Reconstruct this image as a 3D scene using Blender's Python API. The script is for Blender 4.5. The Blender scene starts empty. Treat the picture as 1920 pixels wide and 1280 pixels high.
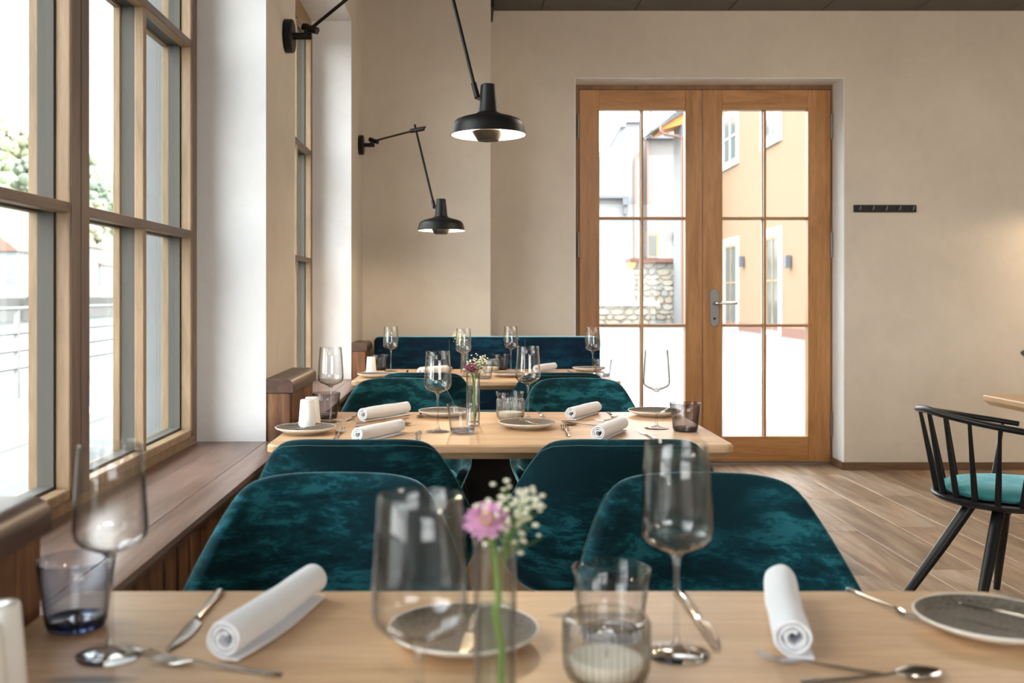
import bpy, math, random
from mathutils import Vector, Matrix
R = math.radians
random.seed(7)
sc = bpy.context.scene
COL = sc.collection
CZ = 1.16                      # camera height, metres
FP = 1866.7                    # focal length in pixels of a 1920 wide frame (35 mm lens)

# ---------------------------------------------------------------- camera
cam = bpy.data.cameras.new('camera'); co = bpy.data.objects.new('camera', cam); COL.objects.link(co)
co.location = (0, 0, CZ); co.rotation_euler = (R(90), 0, 0)
cam.lens = 35; cam.sensor_width = 36; cam.sensor_fit = 'HORIZONTAL'
cam.shift_x = 85/1920; cam.shift_y = -88/1920
cam.clip_start = .05; cam.clip_end = 2000
cam.dof.use_dof = True; cam.dof.focus_distance = 3.35; cam.dof.aperture_fstop = 4.5
sc.camera = co

# ---------------------------------------------------------------- world, sun, exposure
SKY = 5.9
w = bpy.data.worlds.new('sky'); sc.world = w; w.use_nodes = True
nt = w.node_tree; nt.nodes.clear()
out = nt.nodes.new('ShaderNodeOutputWorld'); bg = nt.nodes.new('ShaderNodeBackground')
tc = nt.nodes.new('ShaderNodeTexCoord'); sx = nt.nodes.new('ShaderNodeSeparateXYZ'); cr = nt.nodes.new('ShaderNodeValToRGB')
nt.links.new(tc.outputs['Generated'], sx.inputs[0]); nt.links.new(sx.outputs['Z'], cr.inputs[0])
cr.color_ramp.elements[0].color = (1, .985, .96, 1); cr.color_ramp.elements[1].color = (.78, .9, 1, 1)
nt.links.new(cr.outputs[0], bg.inputs[0]); bg.inputs[1].default_value = SKY
nt.links.new(bg.outputs[0], out.inputs[0])
sl = bpy.data.lights.new('sun', 'SUN'); so = bpy.data.objects.new('sun', sl); COL.objects.link(so)
sl.energy = 4.5; sl.angle = R(1.5); sl.color = (1, .95, .87)
so.rotation_euler = Vector((-.32, .55, -.85)).to_track_quat('-Z', 'Y').to_euler()
sc.view_settings.view_transform = 'Standard'; sc.view_settings.look = 'None'
sc.view_settings.gamma = 1; sc.view_settings.use_curve_mapping = False
sc.view_settings.exposure = 0.9
cy = sc.cycles
cy.use_denoising = True; cy.max_bounces = 9; cy.diffuse_bounces = 5; cy.glossy_bounces = 5
cy.transmission_bounces = 9; cy.transparent_max_bounces = 28; cy.caustics_reflective = False
cy.caustics_refractive = False; cy.sample_clamp_indirect = 6; cy.blur_glossy = .6

# ---------------------------------------------------------------- materials
MATS = {}
def nm(name):
    m = bpy.data.materials.new(name); m.use_nodes = True
    t = m.node_tree; b = t.nodes['Principled BSDF']; MATS[name] = m
    return m, t, b
def plain(name, c, rough=.5, metal=0., **k):
    m, t, b = nm(name)
    b.inputs['Base Color'].default_value = (*c, 1); b.inputs['Roughness'].default_value = rough
    b.inputs['Metallic'].default_value = metal
    for a, v in k.items(): b.inputs[a].default_value = v
    return m
def coords(t, scale, rnd=True):
    tc = t.nodes.new('ShaderNodeTexCoord'); mp = t.nodes.new('ShaderNodeMapping')
    mp.inputs['Scale'].default_value = scale
    src = tc.outputs['Object']
    if rnd:
        oi = t.nodes.new('ShaderNodeObjectInfo'); mu = t.nodes.new('ShaderNodeMath'); mu.operation = 'MULTIPLY'
        mu.inputs[1].default_value = 37.; t.links.new(oi.outputs['Random'], mu.inputs[0])
        cx = t.nodes.new('ShaderNodeCombineXYZ')
        for i in range(3): t.links.new(mu.outputs[0], cx.inputs[i])
        va = t.nodes.new('ShaderNodeVectorMath'); t.links.new(src, va.inputs[0]); t.links.new(cx.outputs[0], va.inputs[1])
        src = va.outputs[0]
    t.links.new(src, mp.inputs[0]); return mp.outputs[0]
def noise(t, vec, scale, detail=4, rough=.55, dist=0.):
    n = t.nodes.new('ShaderNodeTexNoise'); n.inputs['Scale'].default_value = scale
    n.inputs['Detail'].default_value = detail; n.inputs['Roughness'].default_value = rough
    n.inputs['Distortion'].default_value = dist; t.links.new(vec, n.inputs['Vector']); return n.outputs['Fac']
def ramp(t, fac, stops):
    c = t.nodes.new('ShaderNodeValToRGB'); e = c.color_ramp.elements
    while len(e) < len(stops): e.new(.5)
    for i, (p, col) in enumerate(stops):
        e[i].position = p; e[i].color = (*col, 1)
    t.links.new(fac, c.inputs[0]); return c.outputs[0]
def bump(t, b, h, s, d=.002):
    n = t.nodes.new('ShaderNodeBump'); n.inputs['Strength'].default_value = s; n.inputs['Distance'].default_value = d
    t.links.new(h, n.inputs['Height']); t.links.new(n.outputs[0], b.inputs['Normal'])
def mixc(t, fac, a, b_, mode='MIX'):
    m = t.nodes.new('ShaderNodeMix'); m.data_type = 'RGBA'; m.blend_type = mode
    if isinstance(fac, float): m.inputs[0].default_value = fac
    else: t.links.new(fac, m.inputs[0])
    for i, v in ((6, a), (7, b_)):
        if isinstance(v, tuple): m.inputs[i].default_value = (*v, 1)
        else: t.links.new(v, m.inputs[i])
    return m.outputs[2]
def wood(name, stops, grain='x', rough=.5, bs=.25, sc_=1., knots=False, streak=None, rvar=.0):
    m, t, b = nm(name)
    s = {'x': (1.2, 14, 14), 'y': (14, 1.2, 14), 'z': (14, 14, 1.2)}[grain]
    v = coords(t, tuple(q*sc_ for q in s))
    n1 = noise(t, v, 1.3, 6, .6, 1.2)
    c = ramp(t, n1, stops)
    v2 = coords(t, tuple(q*sc_*5 for q in s)); n2 = noise(t, v2, 2.2, 4, .7)
    c = mixc(t, .55, c, ramp(t, n2, [(.3, (.62, .58, .54)), (.6, (1, 1, 1))]), 'MULTIPLY')
    if streak:                                            # wide staves / mottled plank tone
        v3 = coords(t, streak[0]); n3 = noise(t, v3, 1., 2, .5, .6)
        c = mixc(t, 1., c, ramp(t, n3, streak[1]), 'MULTIPLY')
    if knots:
        vk = coords(t, (1.4, 4.6, 4.6)); vo = t.nodes.new('ShaderNodeTexVoronoi'); vo.inputs['Scale'].default_value = 1.25
        t.links.new(vk, vo.inputs['Vector'])
        c = mixc(t, ramp(t, vo.outputs['Distance'], [(.07, (1, 1, 1)), (.12, (0, 0, 0))]), c, (.09, .05, .025))
    if rvar:
        oi = t.nodes.new('ShaderNodeObjectInfo')
        c = mixc(t, rvar, c, ramp(t, oi.outputs['Random'], [(0, (.6, .58, .55)), (.5, (1, .95, .9)), (1, (1.0, 1.02, 1.05))]), 'MULTIPLY')
    t.links.new(c, b.inputs['Base Color']); b.inputs['Roughness'].default_value = rough
    bump(t, b, n2, bs, .0012)
    return m
def plaster(name, c, var=.12, bs=.35, rough=.9):
    m, t, b = nm(name)
    v = coords(t, (1, 1, 1), False)
    n = noise(t, v, 1.6, 5, .6, .5); n2 = noise(t, v, 70, 3, .6); n3 = noise(t, v, 7, 4, .6, 1.)
    lo = tuple(q*(1-var) for q in c)
    cc = ramp(t, n, [(.3, lo), (.7, c)])
    cc = mixc(t, .5, cc, ramp(t, n3, [(.25, (.9, .9, .89)), (.6, (1, 1, 1))]), 'MULTIPLY')
    t.links.new(cc, b.inputs['Base Color']); b.inputs['Roughness'].default_value = rough
    ad = t.nodes.new('ShaderNodeMath'); t.links.new(n2, ad.inputs[0]); t.links.new(n3, ad.inputs[1])
    bump(t, b, ad.outputs[0], bs, .003)
    return m
def velvet(name, dark, mid, light):
    m, t, b = nm(name)
    v = coords(t, (6, 6, 17)); n = noise(t, v, 1.5, 9, .72, .25)
    c = ramp(t, n, [(.42, dark), (.52, mid), (.58, light), (.72, light)])
    v2 = coords(t, (1, 1, 1)); n2 = noise(t, v2, 420, 2, .6); n3 = noise(t, v2, 3.2, 3, .5)
    c = mixc(t, ramp(t, n3, [(.38, (1, 1, 1)), (.54, (0, 0, 0))]), c, dark)
    t.links.new(c, b.inputs['Base Color']); b.inputs['Roughness'].default_value = .85
    b.inputs['Specular IOR Level'].default_value = .15
    b.inputs['Sheen Weight'].default_value = 1.; b.inputs['Sheen Roughness'].default_value = .28
    b.inputs['Sheen Tint'].default_value = (.42, .86, 1, 1)
    bump(t, b, n2, .35, .0006)
    return m
def glass(name, tint=(.97, .98, .98), edge=(.55, .58, .6), ior=1.45, refl=1., edgepow=2.6, rough=0.):
    """clear hollow glass: each wall is passed straight through, tinted more where it is seen edge-on"""
    m = bpy.data.materials.new(name); m.use_nodes = True; t = m.node_tree; t.nodes.clear(); MATS[name] = m
    o = t.nodes.new('ShaderNodeOutputMaterial'); mx = t.nodes.new('ShaderNodeMixShader')
    tr = t.nodes.new('ShaderNodeBsdfTransparent'); gl = t.nodes.new('ShaderNodeBsdfGlossy'); gl.inputs['Roughness'].default_value = rough
    f0 = ((ior-1)/(ior+1))**2
    lw = t.nodes.new('ShaderNodeLayerWeight'); lw.inputs['Blend'].default_value = .5
    pw = t.nodes.new('ShaderNodeMath'); pw.operation = 'POWER'; pw.inputs[1].default_value = edgepow
    t.links.new(lw.outputs['Facing'], pw.inputs[0])
    c = mixc(t, pw.outputs[0], tint, edge); t.links.new(c, tr.inputs[0])
    mu = t.nodes.new('ShaderNodeMath'); mu.operation = 'MULTIPLY'; mu.inputs[1].default_value = refl; mu.use_clamp = True
    p5 = t.nodes.new('ShaderNodeMath'); p5.operation = 'POWER'; p5.inputs[1].default_value = 5.
    t.links.new(lw.outputs['Facing'], p5.inputs[0])
    sc5 = t.nodes.new('ShaderNodeMath'); sc5.operation = 'MULTIPLY_ADD'; sc5.inputs[1].default_value = 1-f0; sc5.inputs[2].default_value = f0
    t.links.new(p5.outputs[0], sc5.inputs[0])
    t.links.new(sc5.outputs[0], mu.inputs[0]); t.links.new(mu.outputs[0], mx.inputs[0])
    t.links.new(tr.outputs[0], mx.inputs[1]); t.links.new(gl.outputs[0], mx.inputs[2]); t.links.new(mx.outputs[0], o.inputs[0])
    return m
def solidglass(name, tint=(.97, .98, .98), clear=.62):
    m = bpy.data.materials.new(name); m.use_nodes = True; t = m.node_tree; t.nodes.clear(); MATS[name] = m
    o = t.nodes.new('ShaderNodeOutputMaterial'); mx = t.nodes.new('ShaderNodeMixShader'); mx.inputs[0].default_value = clear
    tr = t.nodes.new('ShaderNodeBsdfTransparent'); g = t.nodes.new('ShaderNodeBsdfGlass')
    g.inputs['Color'].default_value = (*tint, 1); g.inputs['IOR'].default_value = 1.48; tr.inputs[0].default_value = (*tint, 1)
    t.links.new(g.outputs[0], mx.inputs[1]); t.links.new(tr.outputs[0], mx.inputs[2]); t.links.new(mx.outputs[0], o.inputs[0])
    return m
def emit(name, c, s):
    m = bpy.data.materials.new(name); m.use_nodes = True; t = m.node_tree; t.nodes.clear(); MATS[name] = m
    o = t.nodes.new('ShaderNodeOutputMaterial'); e = t.nodes.new('ShaderNodeEmission')
    e.inputs[0].default_value = (*c, 1); e.inputs[1].default_value = s; t.links.new(e.outputs[0], o.inputs[0]); return m

M_wall = plaster('wall plaster', (.665, .60, .515), .10, .3)
M_white = plaster('white reveal plaster', (.84, .85, .86), .06, .5)
M_ext = plaster('outside reveal render', (.22, .228, .235), .06, .4)
M_floor = wood('wood look floor tile', [(.25, (.17, .10, .055)), (.5, (.42, .285, .18)), (.75, (.58, .46, .34))], 'y', .38, .25, .7,
               streak=((5, .9, 5), [(.3, (.62, .6, .6)), (.5, (1, 1, 1)), (.7, (.86, .93, 1.05))]), rvar=.7)
M_grout = plain('grout', (.22, .19, .165), .9)
M_ceil = plaster('dark ceiling panel', (.14, .13, .115), .3, .5, .8)
M_oakT = wood('table oak', [(.25, (.50, .30, .155)), (.5, (.63, .405, .225)), (.75, (.72, .50, .31))], 'x', .42, .12, .8, knots=True,
              streak=((.5, 7, 7), [(.35, (.86, .83, .8)), (.6, (1, 1, 1))]))
M_oakE = wood('table edge oak', [(.25, (.42, .27, .15)), (.5, (.53, .36, .21)), (.75, (.62, .44, .28))], 'x', .5, .2, .8)
M_sill = wood('smoked oak sill', [(.3, (.10, .056, .042)), (.5, (.19, .115, .088)), (.7, (.26, .165, .13))], 'y', .3, .35, .8)
M_cap = wood('brown leathered cap', [(.3, (.07, .038, .028)), (.6, (.13, .075, .055))], 'y', .38, .3, .8)
M_larch = wood('oiled larch board', [(.3, (.06, .023, .011)), (.5, (.19, .083, .036)), (.68, (.32, .155, .07))], 'z', .5, .4, 1.1, rvar=.5)
M_winoak = wood('window oak', [(.3, (.20, .125, .062)), (.55, (.31, .20, .11)), (.75, (.37, .255, .15))], 'z', .5, .25, 1.)
M_winoakh = wood('window oak horizontal', [(.3, (.20, .125, .062)), (.55, (.31, .20, .11)), (.75, (.37, .255, .15))], 'y', .5, .25, 1.)
M_oakdk = wood('dark brown oak', [(.3, (.085, .05, .034)), (.55, (.15, .095, .065)), (.75, (.20, .13, .09))], 'z', .5, .3, 1.)  # darker brown than the window oak, for the added room-side strips
M_oakdkh = wood('dark brown oak rail', [(.3, (.085, .05, .034)), (.55, (.15, .095, .065)), (.75, (.20, .13, .09))], 'y', .5, .3, 1.)
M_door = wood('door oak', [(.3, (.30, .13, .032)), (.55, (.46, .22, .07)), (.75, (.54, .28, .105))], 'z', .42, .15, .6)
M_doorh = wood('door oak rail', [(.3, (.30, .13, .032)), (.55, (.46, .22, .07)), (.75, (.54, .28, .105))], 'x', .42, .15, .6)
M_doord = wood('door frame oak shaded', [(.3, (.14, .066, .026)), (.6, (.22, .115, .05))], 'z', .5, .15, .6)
M_skirt = wood('skirting oak', [(.3, (.09, .045, .022)), (.6, (.19, .11, .06))], 'x', .5, .2)
M_velvet = velvet('teal velvet', (.0012, .018, .025), (.003, .046, .060), (.015, .108, .132))
M_velvetb = velvet('petrol blue velvet', (.0008, .010, .024), (.0015, .018, .038), (.003, .036, .066))
M_pad = velvet('pale teal velvet', (.05, .22, .23), (.09, .33, .34), (.16, .46, .46))
M_stitch = plain('stitching', (.05, .13, .13), .8)
M_black = plain('matt black metal', (.008, .008, .008), .45, 0, **{'Specular IOR Level': .3})
M_blackw = plain('black stained wood', (.008, .008, .009), .38, 0, **{'Specular IOR Level': .3})
M_lampin = plain('white lamp enamel', (.9, .86, .78), .5)
M_bulb = emit('warm lamp bulb', (1, .72, .42), 28)
M_fill = emit('fill globe glow', (1, .84, .66), 1.6)  # glow of the added fill globes
M_steel = plain('polished steel', (.60, .59, .57), .12, 1.)
M_brushed = plain('brushed steel', (.25, .245, .24), .5, 1.)
M_cer = plain('white glazed ceramic', (.83, .82, .79), .16)
M_nap = None
def mk_fabric(name, c):
    m, t, b = nm(name); v = coords(t, (1, 1, 1)); n = noise(t, v, 900, 2, .5); n2 = noise(t, v, 25, 3, .6)
    b.inputs['Base Color'].default_value = (*c, 1); b.inputs['Roughness'].default_value = .95
    b.inputs['Sheen Weight'].default_value = .2
    ad = t.nodes.new('ShaderNodeMath'); t.links.new(n, ad.inputs[0]); t.links.new(n2, ad.inputs[1])
    bump(t, b, ad.outputs[0], .4, .0012); return m
M_nap = mk_fabric('white linen', (.80, .82, .86))
def mk_plate():
    m, t, b = nm('grey brown speckled glaze'); v = coords(t, (1, 1, 1)); n = noise(t, v, 260, 3, .7); n2 = noise(t, v, 12, 3, .5)
    c = ramp(t, n, [(.35, (.075, .058, .044)), (.5, (.14, .115, .09)), (.65, (.19, .165, .135))])
    c = mixc(t, .5, c, ramp(t, n2, [(.3, (.8, .8, .8)), (.7, (1.0, 1.0, 1.0))]), 'MULTIPLY')
    t.links.new(c, b.inputs['Base Color']); b.inputs['Roughness'].default_value = .5; b.inputs['Specular IOR Level'].default_value = .2; return m
M_plate = mk_plate()
M_plateb = plain('cream plate underside', (.72, .69, .63), .35)
M_pane = glass('window glass', (.985, .99, .985), (.8, .86, .84), 1.25, .9)
M_bowl = glass('wine glass bowl', (.992, .992, .992), (.05, .05, .05), 1.5, 1.5, 3.4)
M_tumbc = glass('clear tumbler wall', (.96, .96, .965), (.10, .10, .13), 1.45, 1.3, 3.6)
M_tumbs = glass('smoke tumbler wall', (.80, .78, .785), (.12, .11, .12), 1.42, 1.2, 2.2)
M_tumbb = glass('blue grey tumbler wall', (.84, .86, .90), (.05, .07, .12), 1.42, 1.2, 2.4)
M_rib = glass('ribbed glass', (.985, .985, .975), (.30, .29, .26), 1.5, 1.6, 1.5, .02)
M_vase = glass('vase glass', (.96, .97, .965), (.16, .18, .18), 1.5, 1.5, 2.8)
M_water = glass('vase water', (.95, .97, .96), (.62, .7, .68), 1.12, .8, 2.)
M_stem = glass('solid clear glass', (.95, .955, .955), (.09, .09, .09), 1.52, 2.2, 3.)
M_baseS = solidglass('solid smoke glass', (.42, .40, .41), .25)
M_baseC = solidglass('solid pale blue glass', (.80, .84, .92), .3)
M_baseB = solidglass('solid blue grey glass', (.22, .27, .40), .15)
M_wax = plain('candle wax', (.86, .83, .74), .6)
M_green = plain('flower stem green', (.14, .26, .05), .55)
M_pink = plain('pink petals', (.78, .42, .66), .8, 0, **{'Sheen Weight': .3})
M_pinkd = plain('plum petals', (.30, .08, .17), .8)
M_yel = plain('flower heart', (.72, .62, .22), .9)
M_gyp = plain('cream blossoms', (.80, .79, .62), .9)
M_spacer = plain('grey glazing spacer', (.10, .093, .082), .6, 0, **{'Specular IOR Level': .2})
# outdoors
M_pave = plain('pale courtyard paving', (.16, .155, .147), .9)
M_street = plain('pale street', (.105, .105, .104), .9)
M_orange = plaster('orange render', (.265, .165, .10), .05, .1)
M_wren = plaster('white render', (.20, .205, .213), .06, .1)
M_wren2 = plaster('pale house render', (.20, .19, .185), .06, .1)
M_pink2 = plaster('rose render', (.16, .13, .12), .06, .1)
M_trimw = plain('white window surround', (.5, .5, .5), .7)
M_extgl = plain('outside window glass', (.10, .115, .11), .15)
M_tile = plain('red roof tile', (.18, .085, .06), .8)
M_zinc = plain('zinc sheet', (.10, .11, .125), .5)
M_copper = plain('copper pipe', (.20, .115, .09), .5)
M_soffit = plain('orange roof timber', (.55, .25, .07), .7)
M_stone = [plain('wall stone %s' % s, c, .9) for s, c in (('sand', (.33, .30, .245)), ('grey', (.26, .255, .245)), ('cream', (.36, .335, .29)), ('rust', (.32, .27, .215)))]
M_mortar = plain('mortar', (.34, .32, .28), .95)
M_cap2 = plain('pale coping', (.5, .48, .44), .8)
M_water2 = plain('river water', (.07, .078, .07), .5, 0, **{'Specular IOR Level': .2})
M_leaf = [plain('hazed far foliage %d' % i, c, .95) for i, c in enumerate(((.16, .20, .13), (.20, .225, .145), (.145, .185, .145), (.22, .215, .16)))]  # haze put into the colours as paler leaf tones
M_rail = plain('galvanised rail', (.2, .2, .2), .5)

# ---------------------------------------------------------------- mesh builder
class MB:
    def __init__(s): s.v = []; s.f = []
    def add(s, vs, fs):
        o = len(s.v); s.v += [tuple(p) for p in vs]; s.f += [tuple(i+o for i in q) for q in fs]; return s
    def box(s, x0, x1, y0, y1, z0, z1):
        return s.add([(x0, y0, z0), (x1, y0, z0), (x1, y1, z0), (x0, y1, z0), (x0, y0, z1), (x1, y0, z1), (x1, y1, z1), (x0, y1, z1)],
                     [(0, 3, 2, 1), (4, 5, 6, 7), (0, 1, 5, 4), (1, 2, 6, 5), (2, 3, 7, 6), (3, 0, 4, 7)])
    def lathe(s, prof, n=40, c=(0, 0, 0), fn=None):
        """prof: (r, z) points; a point with r = 0 closes to the axis; fn(angle, r, z) -> r"""
        rows = []; vs = []; fs = []
        for r, z in prof:
            if r <= 1e-9: rows.append([len(vs)]); vs.append((c[0], c[1], c[2]+z)); continue
            row = []
            for i in range(n):
                a = 2*math.pi*i/n; rr = fn(a, r, z) if fn else r
                row.append(len(vs)); vs.append((c[0]+rr*math.cos(a), c[1]+rr*math.sin(a), c[2]+z))
            rows.append(row)
        for a, b in zip(rows, rows[1:]):
            for i in range(n):
                j = (i+1) % n
                if len(a) == 1 and len(b) == 1: break
                if len(a) == 1: fs.append((a[0], b[j], b[i]))
                elif len(b) == 1: fs.append((a[i], a[j], b[0]))
                else: fs.append((a[i], a[j], b[j], b[i]))
        return s.add(vs, fs)
    def tube(s, pts, rs, n=10, caps=True, sq=1.):
        pts = [Vector(p) for p in pts]
        if not isinstance(rs, (list, tuple)): rs = [rs]*len(pts)
        vs = []; fs = []; up = None
        for i, p in enumerate(pts):
            t = (pts[min(i+1, len(pts)-1)]-pts[max(i-1, 0)]).normalized()
            if up is None: up = Vector((0, 0, 1)) if abs(t.z) < .9 else Vector((1, 0, 0))
            a = t.cross(up).normalized(); u = a.cross(t).normalized(); up = u
            for k in range(n):
                q = 2*math.pi*k/n; vs.append(p+a*math.cos(q)*rs[i]+u*math.sin(q)*rs[i]*sq)
        for i in range(len(pts)-1):
            for k in range(n):
                j = (k+1) % n; fs.append((i*n+k, i*n+j, (i+1)*n+j, (i+1)*n+k))
        if caps: fs.append(tuple(range(n))[::-1]); fs.append(tuple((len(pts)-1)*n+k for k in range(n)))
        return s.add(vs, fs)
    def prism(s, prof, axis, a0, a1):
        """prof polygon in the plane across axis ('x': (y,z), 'y': (x,z), 'z': (x,y))"""
        n = len(prof)
        def P(p, a): return {'x': (a, p[0], p[1]), 'y': (p[0], a, p[1]), 'z': (p[0], p[1], a)}[axis]
        vs = [P(p, a0) for p in prof]+[P(p, a1) for p in prof]
        fs = [tuple(range(n))[::-1], tuple(range(n, 2*n))]+[(i, (i+1) % n, n+(i+1) % n, n+i) for i in range(n)]
        return s.add(vs, fs)
    def loft(s, rings, closed=True, caps=True):
        n = len(rings[0]); vs = [p for r in rings for p in r]; fs = []
        for i in range(len(rings)-1):
            for k in range(n if closed else n-1):
                j = (k+1) % n; fs.append((i*n+k, i*n+j, (i+1)*n+j, (i+1)*n+k))
        if caps and closed: fs.append(tuple(range(n))[::-1]); fs.append(tuple((len(rings)-1)*n+k for k in range(n)))
        return s.add(vs, fs)
    def build(s, name, mat, parent=None, bev=0, smooth=False, sub=0, seg=2):
        me = bpy.data.meshes.new(name); me.from_pydata(s.v, [], s.f); me.update()
        import bmesh
        bm = bmesh.new(); bm.from_mesh(me); bmesh.ops.recalc_face_normals(bm, faces=bm.faces); bm.to_mesh(me); bm.free()
        o = bpy.data.objects.new(name, me); COL.objects.link(o)
        me.materials.append(mat)
        if smooth:
            me.polygons.foreach_set('use_smooth', [True]*len(me.polygons))
            if smooth != 'full':
                try: me.set_sharp_from_angle(angle=R(38))
                except Exception: pass
        if bev:
            b = o.modifiers.new('bevel', 'BEVEL'); b.width = bev; b.segments = seg; b.limit_method = 'ANGLE'; b.angle_limit = R(40)
        if sub:
            u = o.modifiers.new('sub', 'SUBSURF'); u.levels = sub; u.render_levels = sub
        if parent: o.parent = parent
        return o
def box(name, mat, b, parent=None, bev=0, **k): return MB().box(*b).build(name, mat, parent, bev, **k)
def tag(o, label=None, cat=None, group=None, kind=None):
    if label: o['label'] = label
    if cat: o['category'] = cat
    if group: o['group'] = group
    if kind: o['kind'] = kind
    return o
def empty(name, loc=(0, 0, 0), rz=0):
    o = bpy.data.objects.new(name, None); COL.objects.link(o); o.location = loc; o.rotation_euler = (0, 0, rz)
    o.empty_display_size = .05; return o
def copy_tree(o, parent=None):
    c = o.copy(); COL.objects.link(c)
    if parent: c.parent = parent
    for ch in list(o.children): copy_tree(ch, c)
    return c
def struct(o): o['kind'] = 'structure'; return o
FIRST = {}
def place(key, maker, loc, rz, label, group=None, scale=1.):
    """first use builds the thing, later uses copy it with its parts"""
    if key not in FIRST: o = maker(); FIRST[key] = o
    else: o = copy_tree(FIRST[key])
    o.location = loc; o.rotation_euler = (0, 0, rz); o.scale = (scale,)*3
    o['label'] = label
    if group: o['group'] = group
    return o
def gx(px, d): return (px-875)/FP*d

# ================================================================ ROOM
XW = -.653; XF = -.875; XO = -1.14; YB = 6.6; ZC = 3.04; ZT = 2.705; ZS = .684
XR = 5.0; YR = -2.8
WINS = [(1.33, 3.233), (3.775, 5.62), (-1.1, .79)]
# left wall: piers, parapets and lintels
m = MB()
ys = [YR]+[v for wv in sorted(WINS) for v in wv]+[YB+.25]
for a, b in zip(ys[0::2], ys[1::2]): m.box(XO, XW, a, b, 0, ZC)
for a, b in WINS:
    m.box(XO, XW, a, b, 0, .64); m.box(XO, XW, a, b, ZT, ZC)
struct(m.build('wall_left', M_wall))
# white plaster linings of the window openings
for k, (a, b) in enumerate(WINS):
    m = MB().box(XF, XW+.002, b-.004, b+.001, ZS-.02, ZT).box(XF, XW+.002, a-.001, a+.004, ZS-.02, ZT).box(XF, XW+.002, a, b, ZT-.004, ZT+.001)
    struct(m.build('trim_%d' % (k+1), M_white)); m = MB()
    m.box(XO-.003, XF-.07, b-.006, b+.001, .62, ZT).box(XO-.003, XF-.07, a-.001, a+.006, .62, ZT).box(XO-.06, XF-.06, a, b, .6, .66)
    struct(m.build('trim_%d' % (k+6), M_ext))
# back wall with door opening
DX0, DX1, DZ = .718, 2.503, 2.595
m = MB().box(.15, DX0, YB, YB+.45, 0, ZC).box(DX1, XR, YB, YB+.45, 0, ZC).box(DX0, DX1, YB, YB+.45, DZ, ZC)
struct(m.build('wall_back', M_wall))
m = MB().box(DX1-.004, DX1+.001, YB-.001, YB+.205, 0, DZ).box(DX0-.001, DX0+.004, YB-.001, YB+.205, 0, DZ).box(DX0, DX1, YB-.001, YB+.205, DZ-.004, DZ+.001)
m.box(DX1-.006, DX1+.001, YB+.27, YB+.452, 0, DZ).box(DX0-.001, DX0+.006, YB+.27, YB+.452, 0, DZ).box(DX0, DX1, YB+.27, YB+.452, DZ-.006, DZ+.001)
struct(m.build('trim_4', M_white))
struct(box('wall_pillar', M_wall, (XW-.01, .151, 6.25, YB+.45, 0, ZC), bev=.004))
struct(box('wall_right', M_wall, (XR, XR+.3, YR, YB+.45, 0, ZC)))
FW = (.5, 3.2, .8, 2.7)       # glazed opening added behind the camera to let in fill daylight
m = MB().box(XO, FW[0], YR-.3, YR, 0, ZC).box(FW[1], XR+.3, YR-.3, YR, 0, ZC).box(FW[0], FW[1], YR-.3, YR, 0, FW[2]).box(FW[0], FW[1], YR-.3, YR, FW[3], ZC)
struct(m.build('wall_front', M_wall))
wf = struct(empty('window_4', (0, YR-.18, 0)))
f = MB()
for q in range(6):
    xx = FW[0]+(FW[1]-FW[0])*q/5; f.box(xx-.035, xx+.035, -.035, .035, FW[2], FW[3])
for q in range(3):
    zz = FW[2]+(FW[3]-FW[2])*q/2; f.box(FW[0], FW[1], -.03, .03, zz-.03, zz+.03)
f.build('window_frame', M_winoak, wf)
for q in range(5): MB().box(FW[0]+(FW[1]-FW[0])*q/5, FW[0]+(FW[1]-FW[0])*(q+1)/5, -.003, .003, FW[2], FW[3]).build('pane', M_pane, wf)
struct(box('roof', M_ceil, (XO-.2, XR+.5, YR-3.2, YB+.45, ZC+.31, ZC+.6)))  # unseen slab, front overhang added to keep sun out of the front opening
struct(box('front_ground', M_street, (XO-.02, 30, -40, YR-.31, -.2, -.02)))
struct(box('trim_5', M_black, (.150, .172, YB-.34, YB-.002, ZC-.075, ZC-.002)))  # black strip put in for the shadow gap at the ceiling
for nme, b in (('baseboard_back', (DX1-.004, XR, YB-.018, YB, 0, .05)), ('baseboard_left', (.15, DX0, YB-.018, YB, 0, .05)),
               ('baseboard_right', (DX1-.022, DX1-.003, YB-.017, YB+.2, 0, .05))):
    struct(box(nme, M_skirt, b, bev=.002))
# floor: slab + planks
fl = struct(box('floor', M_grout, (XO, XR+.3, YR-.3, YB+.45, -.12, -.004)))
PW, PL = .235, 1.45; meshes = {}
x = -.66; r = 0
while x < XR:
    off = (r*.47) % 1*PL; y = YR-off
    while y < YB+.24:
        y0 = max(y, YR); y1 = min(y+PL, YB+.24)
        if y1-y0 > .05:
            key = round(y1-y0, 3)
            if key not in meshes:
                o = MB().box(.0012, PW-.0012, .0012, key-.0012, -.01, 0).build('floor_plank', M_floor, fl, bev=.0012, seg=1); meshes[key] = o
            else:
                o = meshes[key].copy(); COL.objects.link(o); o.parent = fl
            o.location = (x, y0, 0)
        y += PL
    x += PW; r += 1
# ceiling: slab + panels
ce = struct(box('ceiling', M_black, (XO, XR+.3, YR-.3, YB+.45, ZC+.012, ZC+.3)))
cp = None; x = .495-.618*3
while x < XR:
    for j, y in enumerate([4.2, 1.8, -.6, -3.0]):
        if cp is None: cp = MB().box(.003, .615, .003, 2.397, 0, .014).build('ceiling_panel', M_ceil, ce); o = cp
        else: o = cp.copy(); COL.objects.link(o); o.parent = ce
        o.location = (x, y, ZC)
    x += .618

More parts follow.
